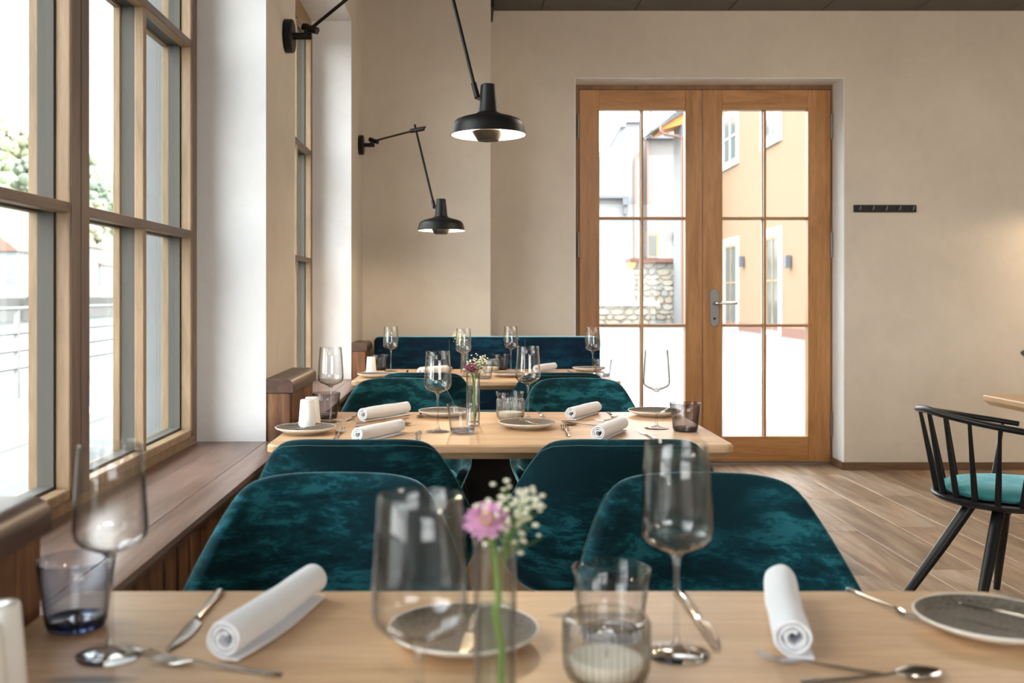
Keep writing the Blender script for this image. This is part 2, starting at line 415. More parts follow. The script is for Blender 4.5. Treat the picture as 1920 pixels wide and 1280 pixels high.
# windows
def window(n, a, b, mid=None):
    root = empty('window_%d' % n, (0, 0, 0)); struct(root)
    mid = mid or (a+b)/2-.05
    fx0, fx1 = -.955, XF
    f = MB().box(fx0, fx1, b-.10, b-.004, ZS, ZT).box(fx0, fx1, a+.004, a+.10, ZS, ZT).box(fx0, fx1, a+.1, b-.1, ZT-.09, ZT).box(fx0, fx1, a+.1, b-.1, ZS-.01, ZS+.03)
    f.build('window_frame', M_winoak, root, bev=.003)
    def casement(y0, y1, near, far, ybar):
        # room-side sash, spacer, outer sash; near / far stile widths
        z0, z1 = ZS+.055, ZT-.13
        def ring(mb, xa, xb, e=0.):
            mb.box(xa, xb, y0, y0+near+e, ZS+.031, ZT-.08); mb.box(xa, xb, y1-far-e, y1, ZS+.031, ZT-.08)
            mb.box(xa, xb, y0+near+e, y1-far-e, ZS+.031, z0+e); mb.box(xa, xb, y0+near+e, y1-far-e, z1-e, ZT-.08)
        s = MB(); ring(s, -.892, -.858); ca = s.build('casement', M_winoak, root, bev=.004)
        s = MB(); ring(s, -.928, -.8925, .006); s.build('spacer', M_spacer, ca)
        s = MB(); ring(s, -.95, -.9285, .0); s.build('outer_sash', M_winoak, ca, bev=.002)
        gy0, gy1 = y0+near, y1-far
        bars_z = (1.349, 1.943)
        s = MB()
        for sxx in ((-.892, -.866), (-.95, -.930)):
            s.box(*sxx, ybar-.012, ybar+.012, z0, z1)
        s.build('glazing_bar', M_winoak, ca, bev=.003)
        for z in bars_z:
            s = MB()
            for sxx in ((-.892, -.862), (-.95, -.930)): s.box(*sxx, gy0, gy1, z-.012, z+.012)
            s.build('glazing_bar', M_winoakh, ca, bev=.003)
            MB().box(-.8616, -.8605, gy0, gy1, z-.010, z+.010).build('dark_strip', M_oakdkh, ca)  # thin darker strip added over the bar
            MB().box(-.928, -.893, gy0, gy1, z-.005, z+.005).build('spacer', M_spacer, ca)
        MB().box(-.9275, -.8935, ybar-.005, ybar+.005, z0, z1).build('spacer', M_spacer, ca)
        # darker brown strips added over the room side of the stiles
        MB().box(-.8578, -.8565, y0+.002, y0+near-.003, ZS+.033, ZT-.082).box(-.8578, -.8565, y1-far+.003, y1-.002, ZS+.033, ZT-.082).build('dark_strip', M_oakdk, ca)
        zz = [z0]+list(bars_z)+[z1]
        for (p, q) in ((gy0, ybar), (ybar, gy1)):
            for za, zb in zip(zz, zz[1:]):
                MB().box(-.913, -.908, p, q, za, zb).build('pane', M_pane, ca)
    casement(a+.095, mid, .045, .055, (a+.14+mid-.055)/2)
    casement(mid+.001, b-.095, .052, .035, (mid+.052+b-.13)/2)
    return root
window(1, *WINS[0], mid=2.211); window(2, *WINS[1]); window(3, *WINS[2])
# window 3 lies behind the camera and only lets daylight in

# sill boards, slatted radiator cover and capped posts along the windows
XS = -.57
def sill(a, b, label):
    root = tag(empty('window_sill_shelf', (0, a, 0)), label, 'shelf')
    L = b-a
    MB().box(XF+.001, -.6515, 0, L, ZS-.034, ZS).build('board', M_sill, root, bev=.0015)
    MB().prism([(-.6495, ZS-.034), (XS-.022, ZS-.034), (XS-.006, ZS-.026), (XS, ZS-.012), (XS-.004, ZS-.002), (XS-.012, ZS), (-.6495, ZS)], 'y', 0, L).build('nosing', M_sill, root, smooth=True)
    k = int(L/.086); sp = L/k; o = None
    for i in range(k):
        if o is None: o = MB().box(-.612, XS-.03, .004, sp-.010, .02, ZS-.036).build('slat', M_larch, root, bev=.004)
        else: o = o.copy(); COL.objects.link(o)
        o.parent = root; o.location = (0, i*sp, 0)
    MB().box(-.64, -.618, 0, L, 0, ZS-.036).build('backing', M_black, root)
sill(1.357, 3.228, 'smoked oak sill shelf with slatted front under the large near window')
sill(3.735, 5.615, 'smoked oak sill shelf with slatted front behind the middle table')
def post(a, b, label, i):
    root = tag(empty('capped_post', (0, a, 0)), label, 'post'); L = b-a
    r = .026; x1 = XS+.007; pr = [(-.6525, .84), (x1, .84), (x1, .887-r)]
    for k in range(1, 6):
        q = k/6*math.pi/2; pr.append((x1-r+r*math.cos(q), .887-r+r*math.sin(q)))
    pr += [(x1-r, .887), (-.6525, .887)]
    MB().prism(pr, 'y', -.004, L).build('cap', M_cap, root, smooth=True, bev=.0015)
    MB().box(-.6515, XS-.004, 0, .018, .0, .839).build('end_board', M_larch, root, bev=.003)
    n = 4; s = (L-.02)/n
    for k in range(n):
        MB().box(-.62, XS-.002-.004*(k % 2), .02+k*s+.002, .02+(k+1)*s-.003, 0, .838).build('board', M_larch, root, bev=.004)
    return root
post(.80, 1.352, 'brown capped wooden post cut off by the left edge of the photo', 0)
post(3.236, 3.73, 'brown capped larch post between the two windows behind the white shakers', 1)
post(5.623, 5.95, 'small brown capped larch post beside the far blue bench', 2)

# door
def door():
    root = struct(empty('door_1', (0, 0, 0))); Y = YB+.2
    k = .003642
    def X(px): return (px-875)*k
    def Z(py): return CZ+(552-py)*k
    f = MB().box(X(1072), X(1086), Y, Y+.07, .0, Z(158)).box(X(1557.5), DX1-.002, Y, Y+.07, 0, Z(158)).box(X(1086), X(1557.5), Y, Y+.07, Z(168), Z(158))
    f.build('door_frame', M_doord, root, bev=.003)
    box('threshold', M_brushed, (X(1086), X(1557), Y-.005, Y+.08, -.004, .014), root)
    for (lx0, lx1, g0, g1, bar) in ((1086.5, 1316.6, 1124, 1285, 1204.5), (1317.6, 1557, 1354.5, 1515, 1435)):
        z0, z1 = .018, Z(168.5); gz0, gz1 = Z(818), Z(206)
        s = MB().box(X(lx0), X(g0), Y-.004, Y+.06, z0, z1).box(X(g1), X(lx1), Y-.004, Y+.06, z0, z1)
        leaf = s.build('door_leaf', M_door, root, bev=.003)
        s = MB().box(X(g0), X(g1), Y-.003, Y+.059, gz1, z1).box(X(g0), X(g1), Y-.003, Y+.059, z0, gz0)
        s.build('rail', M_doorh, leaf, bev=.002)
        MB().box(X(bar-2.2), X(bar+2.2), Y+.004, Y+.028, gz0, gz1).build('glazing_bar', M_door, leaf, bev=.002)
        for z in (Z(408.5), Z(610)): MB().box(X(g0), X(g1), Y+.005, Y+.027, z-.0075, z+.0075).build('glazing_bar', M_doorh, leaf, bev=.002)
        zz = [gz0, Z(610), Z(408.5), gz1]
        for p, q in ((g0, bar), (bar, g1)):
            for za, zb in zip(zz, zz[1:]): MB().box(X(p), X(q), Y+.030, Y+.035, za, zb).build('pane', M_pane, leaf)
        MB().box(X(bar-3.2), X(bar+3.2), Y+.036, Y+.056, gz0, gz1).box(X(g0), X(g1), Y+.036, Y+.056, Z(610)-.011, Z(610)+.011).box(X(g0), X(g1), Y+.036, Y+.056, Z(408.5)-.011, Z(408.5)+.011).build('outer_bar', M_cap2, leaf)
        hx = lx1+1.8 if lx0 > 1200 else lx0-2.2
        for zc in (237, 459, 794):
            MB().tube([(X(hx), Y-.009, Z(zc)-.085), (X(hx), Y-.009, Z(zc)+.085)], .0085, 12).build('hinge', M_brushed, leaf, smooth=True)
        if lx0 > 1200:
            pl = []
            cx, zt, zb, r = X(1339), Z(541), Z(612), .031
            for q in range(13): a = math.pi*q/12; pl.append((cx+r*math.cos(a), zt-r+r*math.sin(a)))
            for q in range(13): a = math.pi+math.pi*q/12; pl.append((cx+r*math.cos(a), zb+r+r*math.sin(a)))
            hp = MB().prism(pl, 'y', Y-.013, Y-.003).build('handle_plate', M_brushed, leaf, bev=.003)
            hz = Z(568)
            MB().tube([(cx, Y-.012, hz), (cx, Y-.045, hz), (cx+.012, Y-.058, hz), (cx+.035, Y-.062, hz), (X(1378), Y-.062, hz)], [.010, .010, .0105, .0105, .0105], 14).build('lever', M_steel, hp, smooth=True)
            MB().lathe([(0, 0), (.017, 0), (.016, .006), (0, .006)], 20).build('lever_rose', M_brushed, hp)
            rs = hp.children[-1]; rs.rotation_euler = (R(90), 0, 0); rs.location = (cx, Y-.013, hz)
            MB().tube([(cx, Y-.0145, Z(597)), (cx, Y-.012, Z(597))], .009, 16).build('lock_cylinder', M_black, hp)
door()

# coat rack on the back wall
cr_ = tag(empty('coat_rack', (2.563, YB, 1.729)), 'narrow black coat hook rail fixed to the wall right of the door', 'coat rack')
MB().box(0, .412, -.018, -.001, -.024, .024).build('rail', M_black, cr_, bev=.002)
for i in range(5):
    x = .03+i*.088
    MB().tube([(x, -.018, -.008), (x, -.034, -.010), (x+.002, -.040, 0), (x+.003, -.041, .014)], [.0045, .0045, .004, .003], 8).build('hook', M_brushed, cr_, smooth=True)

# ================================================================ LAMPS
def lamp(wall, elbow, shade, label, name='wall_lamp', group='black swing arm wall lamps', power=9):
    """wall plate at wall point, upper arm to elbow, lower arm to shade (rim centre)"""
    wx, wy, wz = wall; root = tag(empty(name, wall), label, 'lamp', group)
    def L(p): return Vector(p)-Vector(wall)
    MB().lathe([(0, 0), (.058, 0), (.060, .003), (.060, .026), (.056, .030), (0, .030)], 36).build('wall_plate', M_black, root, smooth=True)
    pl = root.children[-1]; pl.rotation_euler = (0, R(90), 0)
    MB().tube([(.028, 0, 0), (.095, 0, 0)], .0125, 14).build('bracket', M_black, root, smooth=True)
    kn = Vector((.088, -.006, .022)); el = L(elbow); sh = L(shade); neck = sh+Vector((-.034, .0, .118))
    MB().tube([kn+Vector((-.012, .0, -.022)), kn+Vector((-.010, 0, .02))], .008, 10).tube([kn+Vector((-.024, .012, .014)), kn+Vector((.030, -.012, -.008))], .013, 14).build('knuckle', M_black, root, smooth=True)
    MB().tube([kn, el], .0062, 12).build('upper_arm', M_black, root, smooth=True)
    d = (neck-el).normalized()
    MB().tube([el-d*.05, neck], .0062, 12).tube([neck-d*.055, neck-d*.002], .0095, 12).build('lower_arm', M_black, root, smooth=True)
    MB().tube([el+Vector((-.03, .012, -.004)), el+Vector((.045, -.012, .006))], .0125, 14).tube([el+Vector((.04, -.02, .0)), el+Vector((.055, -.02, .016))], .005, 8).build('elbow_joint', M_black, root, smooth=True)
    MB().tube([neck, neck+Vector((.016, 0, 0))], .006, 10).build('pivot', M_steel, root, smooth=True)
    prof = [(0, .163), (.021, .163), (.024, .160), (.0255, .14), (.032, .08), (.0345, .072), (.045, .066), (.085, .055), (.103, .048), (.112, .038), (.116, .026), (.1215, .0), (.1195, .0)]
    s = MB().lathe(prof, 56).build('shade', M_black, root, smooth=True); s.location = sh
    s = MB().lathe([(.1190, .0), (.1140, .024), (.108, .034), (.09, .045), (.05, .056), (0, .058)], 56).build('inner_reflector', M_lampin, root, smooth=True); s.location = sh
    s = MB().lathe([(0, -.018), (.033, -.018), (.036, -.015), (.0515, .010), (.0505, .012), (.03, .012), (0, .012)], 44).build('diffuser_cup', M_black, root, smooth=True); s.location = sh
    s = MB().lathe([(0, .016), (.018, .016), (.024, .026), (.022, .040), (.012, .050), (0, .050)], 24).build('bulb', M_bulb, root, smooth=True); s.location = sh
    for q in range(3):
        a = q*2.094+.5; MB().tube([sh+Vector((.045*math.cos(a), .045*math.sin(a), .010)), sh+Vector((.045*math.cos(a), .045*math.sin(a), .055))], .0015, 6).build('cup_rod', M_steel, root)
    li = bpy.data.lights.new('bulb_light', 'POINT'); li.energy = power; li.color = (1, .76, .5); li.shadow_soft_size = .02
    lo = bpy.data.objects.new('bulb_light', li); COL.objects.link(lo); lo.parent = root; lo.location = sh+Vector((0, 0, .006)); 
    lo.location = sh+Vector((0.0, 0.0, .052))
    lo.location = sh+Vector((.072, -.0, .022))
    return root
lamp((XW, 3.585, 2.09), (-.106, 3.35, 2.396), (.069, 3.2, 1.672), 'large black swing arm wall lamp with its lit shade over the middle table')
lamp((XW, 6.03, 2.065), (-.285, 5.6, 2.085), (-.131, 5.1, 1.487), 'smaller looking black wall lamp fully in view beside the back pillar')
# fill globes added outside the frame to brighten the room and back wall
def globe(x, y, e, l):
    r = tag(empty('fill_globe', (x, y, ZC)), 'added fill globe '+l, 'lamp', 'fill globes added outside the frame')
    MB().tube([(0, 0, 0), (0, 0, -.25)], .004, 8).build('cord', M_black, r)
    MB().lathe([(0, 0), (.05, 0), (.05, -.02), (0, -.02)], 24).build('ceiling_rose', M_black, r)
    MB().lathe([(0, -.24), (.03, -.24), (.035, -.275), (0, -.275)], 20).build('socket', M_black, r)
    pr = [(.11*math.sin(math.pi*q/12) if 0 < q < 12 else 0, -.365+.11*math.cos(math.pi*q/12)) for q in range(13)]
    MB().lathe(pr, 28).build('globe', M_fill, r, smooth='full')
    li = bpy.data.lights.new('fill_light', 'POINT'); li.energy = e; li.color = (1, .87, .72); li.shadow_soft_size = .11
    o = bpy.data.objects.new('fill_light', li); COL.objects.link(o); o.parent = r; o.location = (0, 0, -.62)
for x, y, e, l in ((1.12, 4.3, 11, 'above the aisle before the door'), (2.3, 4.3, 11, 'above the right tables before the back wall'), (3.9, 4.3, 13, 'in the far right corner of the room'),
                   (4.4, 1.6, 9, 'over the aisle to the right of the camera'), (3.55, -1.2, 24, 'behind the camera')):
    globe(x, y, e, l)
lamp((XR, 5.75, 2.0), (4.6, 5.8, 2.25), (4.15, 5.95, 1.75), 'black wall lamp beyond the right edge of the photo', power=18)
lr = [o for o in COL.objects if o.name.startswith('wall_lamp')][-1]
lr.children[0].rotation_euler = (0, R(-90), 0); lr.children[1].rotation_euler = (0, 0, R(180))

# ================================================================ TABLES
def make_table(W=1.282, D=.768, H=.75):
    root = tag(empty('dining_table'), cat='table')
    def rr(ins, z, r=.03):
        pts = []
        x0, x1, y0, y1 = ins, W-ins, ins, D-ins; r = max(r-ins*.3, .008)
        for cx, cy_, a0 in ((x1-r, y1-r, 0), (x0+r, y1-r, 90), (x0+r, y0+r, 180), (x1-r, y0+r, 270)):
            for k in range(6): a = R(a0+90*k/5); pts.append((cx+r*math.cos(a), cy_+r*math.sin(a), z))
        return pts
    MB().loft([rr(.020, H-.041), rr(.002, H-.023), rr(0, H-.020), rr(0, H-.005), rr(.004, H)]).build('tabletop', M_oakT, root)
    cx, cy_ = W/2, D/2
    for sx in (-.36, .36):
        MB().box(cx+sx-.03, cx+sx+.03, cy_-.03, cy_+.03, .012, H-.06).build('column', M_black, root, bev=.004)
        MB().box(cx+sx-.035, cx+sx+.035, cy_-.28, cy_+.28, 0, .012).build('foot', M_black, root, bev=.003)
        MB().box(cx+sx-.03, cx+sx+.03, cy_-.26, cy_+.26, H-.06, H-.042).build('top_bracket', M_black, root)
    return root
X0 = -.5485
place('table', make_table, (X0, .612, 0), 0, 'oak dining table in the blurred foreground at the bottom of the photo', 'oak dining tables in a row along the windows')
place('table', make_table, (X0, 2.712, 0), 0, 'oak dining table in the middle of the row with four sharp place settings', 'oak dining tables in a row along the windows')
place('table', make_table, (X0, 4.712, 0), 0, 'farthest oak dining table of the row in front of the blue bench', 'oak dining tables in a row along the windows')
place('table', make_table, (2.115+.768, 2.82, 0), R(90), 'oak dining table cut off at the right edge behind the black spindle chair', 'oak dining tables in a row along the windows')

# ================================================================ VELVET CHAIRS
def make_chair():
    root = tag(empty('velvet_chair'), cat='chair')
    T = .034
    def H(th):
        a = abs(math.degrees(th)); pts = [(0, .812), (20, .811), (31, .805), (38, .79), (46, .743), (56, .672), (65, .615), (75, .565), (90, .54), (115, .515), (200, .50)]
        for (p, q), (u, v) in zip(pts, pts[1:]):
            if a <= u: k = (a-p)/(u-p); k = k*k*(3-2*k)*.3+k*.7; return q+(v-q)*k
        return .5
    def plan(th):
        a = abs(math.degrees(th)); s = 1 if th >= 0 else -1
        if a <= 90: return Vector((s*.278*math.sin(R(a))**.92, -.245*math.cos(R(a))**.9 if a < 90 else 0, 0))
        return Vector((s*(.278-.018*((a-90)/50)**2), (a-90)/50*.17, 0))
    rings = []; N = 44; seam = []
    for i in range(N+1):
        th = R(-140+280*i/N); h = H(th); p = plan(th)
        n = (plan(th+.02)-plan(th-.02)); nrm = Vector((n.y, -n.x, 0)).normalized()
        ring = []
        def pt(v, off):   # v: 0 seat level, 1 top of this section
            z = .40+(h-.40)*v
            lean = (z-.45)*.22*max(0, -p.y/.245)**.5
            tuck = 1-.16*max(0, (.50-z)/.10)
            q = Vector((p.x*tuck, p.y*tuck-lean+.02, z)); return q+nrm*off
        for v in (0, .12, .3, .5, .7, .85, .94): ring.append(pt(v, T*.5))
        top = pt(1, 0)
        seam.append(pt(1, T*.5)+nrm*.0006 - Vector((0, 0, .015)))
        ring.append(pt(1, T*.42)+Vector((0, 0, -.010))); ring.append(top+nrm*T*.22+Vector((0, 0, -.001))); ring.append(top-nrm*T*.22+Vector((0, 0, -.001))); ring.append(pt(1, -T*.42)+Vector((0, 0, -.010)))
        for v in (.94, .85, .7, .5, .3, .12, 0): ring.append(pt(v, -T*.5))
        rings.append(ring)
    MB().loft(rings).build('backrest', M_velvet, root, smooth='full', sub=1)
    MB().tube(seam, .0008, 5).build('seam', M_stitch, root, smooth=True)
    # seat cushion
    def se(sx, sy, z, cy_=.03):
        pts = []
        for k in range(36):
            a = 2*math.pi*k/36; c, s_ = math.cos(a), math.sin(a)
            pts.append((sx*math.copysign(abs(c)**.72, c), cy_+sy*math.copysign(abs(s_)**.72, s_), z))
        return pts
    MB().loft([se(.20, .20, .385), se(.238, .235, .39), se(.252, .25, .42), se(.248, .246, .452), se(.225, .225, .468), se(.14, .14, .476)]).build('seat', M_velvet, root, smooth='full', sub=1)
    MB().loft([se(.16, .15, .36), se(.22, .21, .384)]).build('under_frame', M_black, root)
    for sx in (-1, 1):
        for sy in (-1, 1):
            MB().tube([(sx*.15, .03+sy*.14, .372), (sx*.225, .03+sy*.215, 0)], [.014, .009], 12).build('leg', M_black, root, smooth=True)
    return root
G = 'teal velvet chairs between the tables'
CH = [(-.253, 1.66, 180, 'teal velvet chair facing the camera at left behind the front table, window side'),
      (.455, 1.66, 180, 'teal velvet chair facing the camera at right behind the front table, aisle side'),
      (-.275, 2.71, 0, 'dark teal velvet chair seen from behind at the left of the middle table'),
      (.383, 2.71, 0, 'dark teal velvet chair seen from behind at the right of the middle table'),
      (-.276, 3.885, 180, 'teal velvet chair facing the camera at left beyond the middle table'),
      (.462, 3.885, 180, 'teal velvet chair facing the camera at right beyond the middle table'),
      (-.20, 4.775, 0, 'teal velvet chair back just showing at the left of the far table'),
      (.43, 4.775, 0, 'teal velvet chair back just showing at the right of the far table')]
for x, y, a, l in CH:
    o = place('chair', make_chair, (x, y, 0), R(a), l, G)
    if y == 2.71: o.scale = (1.07, 1, 1)

# banquette
bq = tag(empty('banquette', (-.56, 5.46, 0)), 'long petrol blue velvet bench against the back wall behind the far table', 'bench')
BL = 1.365
MB().box(0, BL, .52, .70, .40, .905).build('backrest', M_velvetb, bq, bev=.030, seg=4)
MB().box(0, BL, .0, .53, .33, .47).build('seat', M_velvetb, bq, bev=.03, seg=3)
MB().box(.02, BL-.02, .05, .68, 0, .33).build('base', M_black, bq)
for i in (1, 2):
    MB().tube([(BL*i/3, .5195, .46), (BL*i/3, .5195, .89)], .0012, 5).build('seam', M_stitch, bq)

# ================================================================ SPINDLE CHAIR
def make_spindle():
    root = tag(empty('spindle_chair'), cat='chair')   # faces +x, seat centre at the origin
    MB().lathe([(0, .424), (.20, .424), (.245, .432), (.258, .442), (.258, .450), (.25, .455), (.215, .452), (0, .450)], 56).build('seat', M_blackw, root, smooth=True)
    MB().lathe([(0, .454), (.205, .454), (.224, .462), (.228, .474), (.215, .489), (.17, .497), (0, .499)], 56, fn=lambda a, r, z: r*(1+.012*math.sin(3*a+1))).build('cushion', M_pad, root, smooth='full', sub=1)
    def rail(t):          # t -1..1, 0 = middle of the back
        a = math.pi+t*R(118); rr = .30+.015*abs(t)
        ex = max(0, abs(t)-.76)/.24
        return Vector((rr*math.cos(a)*(.98) + ex*.03, (rr-.015*ex)*math.sin(a), .752-.085*abs(t)**1.35))
    pts = [rail(-1+2*i/40) for i in range(41)]
    rs = [.0125+.004*(1-abs(-1+2*i/40)) for i in range(41)]
    MB().tube(pts, rs, 14, sq=.78).build('top_rail', M_blackw, root, smooth=True)
    n = 13
    for i in range(n):
        t = -.93+1.86*i/(n-1); p = rail(t); a = math.pi+t*R(112)
        b = Vector((.238*math.cos(a), .238*math.sin(a), .448))
        MB().tube([b, b.lerp(p, .25), b.lerp(p, .6), p], [.0112, .0102, .0078, .0055], 10).build('spindle', M_blackw, root, smooth=True)
    for deg in (178, 226, 300, 68):
        a = R(deg); MB().tube([(.13*math.cos(a), .13*math.sin(a), .432), (.24*math.cos(a), .24*math.sin(a), .27), (.43*math.cos(a), .43*math.sin(a), 0)], [.021, .020, .0125], 14).build('leg', M_blackw, root, smooth=True)
    return root
place('spindle', make_spindle, (1.93, 3.53, 0), 0, 'black spindle back chair with pale teal cushion at the right edge of the photo', 'black spindle chairs on the aisle')
o = place('spindle', make_spindle, (3.25, 5.1, 0), 0, 'sliver of another black chair at the far right edge against the wall', 'black spindle chairs on the aisle', 1.15)

# ================================================================ TABLEWARE
def make_wine():
    root = tag(empty('wine_glass'), cat='glass')
    t = .0008
    outp = [(.0045, .1115), (.010, .1165), (.022, .1215), (.034, .1275), (.0395, .1345), (.0412, .143), (.0405, .160), (.0392, .18), (.0376, .205), (.0350, .2395)]
    inn = [(r-t, z+(t*1.2 if i < 4 else 0)) for i, (r, z) in enumerate(outp)][::-1]
    inn[0] = (outp[-1][0]-t, outp[-1][1])
    MB().lathe([(0, .110)]+outp+[(outp[-1][0]-t*.5, .240)]+inn+[(0, .1125)], 56).build('bowl', M_bowl, root, smooth='full')
    MB().lathe([(0, .0), (.036, 0), (.0372, .0008), (.0368, .0018), (.022, .0032), (.010, .0060), (.0048, .0125), (.0034, .022), (.0031, .06), (.0033, .095), (.0045, .106), (.007, .1128), (0, .1135)], 44).build('stem', M_stem, root, smooth='full')
    return root
def tumbler(mw, mb):
    def f():
        root = tag(empty('tumbler'), cat='glass')
        MB().lathe([(.0352, .004), (.0372, .010), (.0385, .02), (.0425, .052), (.0468, .084), (.0461, .0845), (.0455, .084), (.0412, .052), (.0372, .02), (.0355, .013), (0, .0125)], 52).build('wall', mw, root, smooth='full')
        MB().lathe([(0, .002), (.026, .002), (.030, 0), (.0340, .0015), (.0362, .007), (.0368, .0105), (.0345, .0118), (.020, .0105), (0, .0095)], 44).build('base', mb, root, smooth='full')
        return root
    return f
def make_ribbed():
    root = tag(empty('ribbed_glass'), cat='glass')
    ribs = lambda a, r, z: r+(.0026*abs(math.cos(19*a)) if .006 < z < .070 and r > .03 else 0)
    MB().lathe([(0, 0), (.022, 0), (.030, .003), (.038, .011), (.0425, .022), (.0435, .036), (.0435, .069), (.0425, .074), (.0412, .0745), (.0405, .072), (.0405, .034), (.0392, .022), (.034, .012), (.020, .008), (0, .008)], 288, fn=ribs).build('wall', M_rib, root, smooth='full')
    return root
def make_candle():
    root = tag(empty('candle'), cat='candle')
    MB().lathe([(0, 0), (.026, 0), (.033, .006), (.036, .013), (.0375, .021), (.0365, .0235), (.02, .023), (0, .0228)], 32).build('wax', M_wax, root, smooth=True)
    MB().tube([(0, 0, .022), (.0005, 0, .028), (.0015, 0, .032)], .0007, 6).build('wick', M_black, root)
    return root
def make_vase():
    root = tag(empty('bud_vase'), cat='vase')
    MB().lathe([(.0205, .003), (.0215, .008), (.0215, .160), (.0222, .165), (.0213, .1655), (.0200, .164), (.0196, .16), (.0196, .016), (.0185, .0135), (0, .013)], 44).build('wall', M_vase, root, smooth='full')
    MB().lathe([(0, 0), (.018, 0), (.0208, .0025), (.0212, .009), (.019, .0115), (0, .0105)], 36).build('base', M_stem, root, smooth='full')
    return root
def make_water():
    return tag(MB().lathe([(0, 0), (.0185, 0), (.0192, .003), (.0192, .085), (.0194, .0862), (0, .0855)], 36).build('water', M_water, smooth='full'), cat='water')
def make_shaker():
    root = tag(empty('shaker'), cat='shaker')
    MB().lathe([(0, 0), (.0255, 0), (.0272, .0015), (.0274, .004), (.0208, .088), (.0195, .0905), (.017, .0912), (0, .0905)], 44).build('body', M_cer, root, smooth=True)
    for q in range(3):
        a = q*2.1; MB().lathe([(0, 0), (.0012, 0), (.0012, .0004), (0, .0004)], 8, (.005*math.cos(a), .005*math.sin(a), .0905)).build('hole', M_black, root)
    return root
def make_plate():
    root = tag(empty('side_plate'), cat='plate')
    MB().lathe([(0, .0060), (.045, .0064), (.070, .0105), (.0835, .0170), (.0868, .0195)], 64).build('glaze', M_plate, root, smooth='full')
    MB().lathe([(.0866, .0193), (.0882, .0203), (.0892, .0190), (.086, .0150), (.065, .0060), (.050, .0030), (.048, .0), (.044, .0), (.042, .0025), (0, .0028)], 64).build('rim', M_plateb, root, smooth='full')
    return root
def strip(stations, n=8):
    """stations: (s, half_width, z_centre, half_thickness) along +y"""
    rings = []
    for s, wd, z, th in stations:
        rings.append([(wd*math.copysign(abs(math.cos(a))**.7, math.cos(a)), s, z+th*math.sin(a)) for a in [2*math.pi*(k+.5)/n for k in range(n)]])
    return MB().loft(rings)
HND = [(0, .0030, .0020, .0010), (.004, .0058, .0020, .0014), (.03, .0052, .0022, .0016), (.07, .0038, .0030, .0016), (.10, .0026, .0045, .0015), (.118, .0024, .0062, .0014)]
def make_fork():
    root = tag(empty('fork'), cat='fork')
    strip(HND, 10).build('handle', M_steel, root, smooth=True)
    m = strip([(.117, .0024, .0061, .0013), (.124, .0045, .0060, .0010), (.132, .0092, .0045, .0008), (.142, .0112, .0030, .0008), (.150, .0114, .0030, .0007)], 10)
    for q in range(4):
        xx = -.0096+q*.0064
        rings = []
        for s, wd, z in ((.149, .0020, .0030), (.165, .0017, .0044), (.180, .0014, .0078), (.190, .0007, .0108)):
            rings.append([(xx-wd, s, z-.0006), (xx+wd, s, z-.0006), (xx+wd, s, z+.0006), (xx-wd, s, z+.0006)])
        m.loft(rings)
    m.build('tines', M_steel, root, smooth=True)
    return root
def make_knife():
    root = tag(empty('knife'), cat='knife')
    strip([(0, .0035, .0030, .0018), (.004, .0062, .0030, .0030), (.05, .0056, .0030, .0030), (.100, .0048, .0030, .0028), (.112, .0040, .0030, .0024)], 12).build('handle', M_steel, root, smooth=True)
    rings = []
    for s, xa, xb in ((.110, -.0035, .0035), (.122, -.0045, .004), (.127, -.0095, .0048), (.150, -.0112, .0052), (.175, -.0098, .0052), (.20, -.0058, .0050), (.215, -.0014, .0042), (.222, .0022, .0034)):
        rings.append([(xa, s, .0018), (0, s, .0010), (xb, s, .0014), (xb, s, .0030), (0, s, .0032), (xa, s, .0020)])
    MB().loft(rings).build('blade', M_steel, root, smooth=True)
    return root
def make_bknife():
    root = tag(empty('butter_knife'), cat='knife')
    strip([(0, .003, .0027, .0014), (.004, .005, .0027, .0022), (.05, .0045, .0027, .0022), (.082, .0036, .0027, .0020)], 10).build('handle', M_steel, root, smooth=True)
    rings = []
    for s, xa, xb in ((.081, -.003, .003), (.09, -.006, .0045), (.11, -.009, .0048), (.135, -.0095, .0045), (.150, -.006, .004), (.157, -.001, .002)):
        rings.append([(xa, s, .0020), (xb, s, .0016), (xb, s, .0030), (xa, s, .0026)])
    MB().loft(rings).build('blade', M_steel, root, smooth=True)
    return root
def make_spoon():
    root = tag(empty('spoon'), cat='spoon')
    strip(HND, 10).build('handle', M_steel, root, smooth=True)
    rings = []
    L0, L1, Wd = .116, .175, .0185
    for i in range(13):
        u = i/12; s = L0+(L1-L0)*u; wd = max(.0022, Wd*math.sin(math.pi*min(1, u*.97+.03))**.62); dip = .0070*math.sin(math.pi*u)
        top = [(wd*c, s, .0072-dip*(1-c*c)) for c in (-1, -.75, -.4, 0, .4, .75, 1)]
        rings.append(top+[(x_, y_, z_-.0009) for x_, y_, z_ in reversed(top)])
    MB().loft(rings).build('bowl', M_steel, root, smooth='full')
    return root
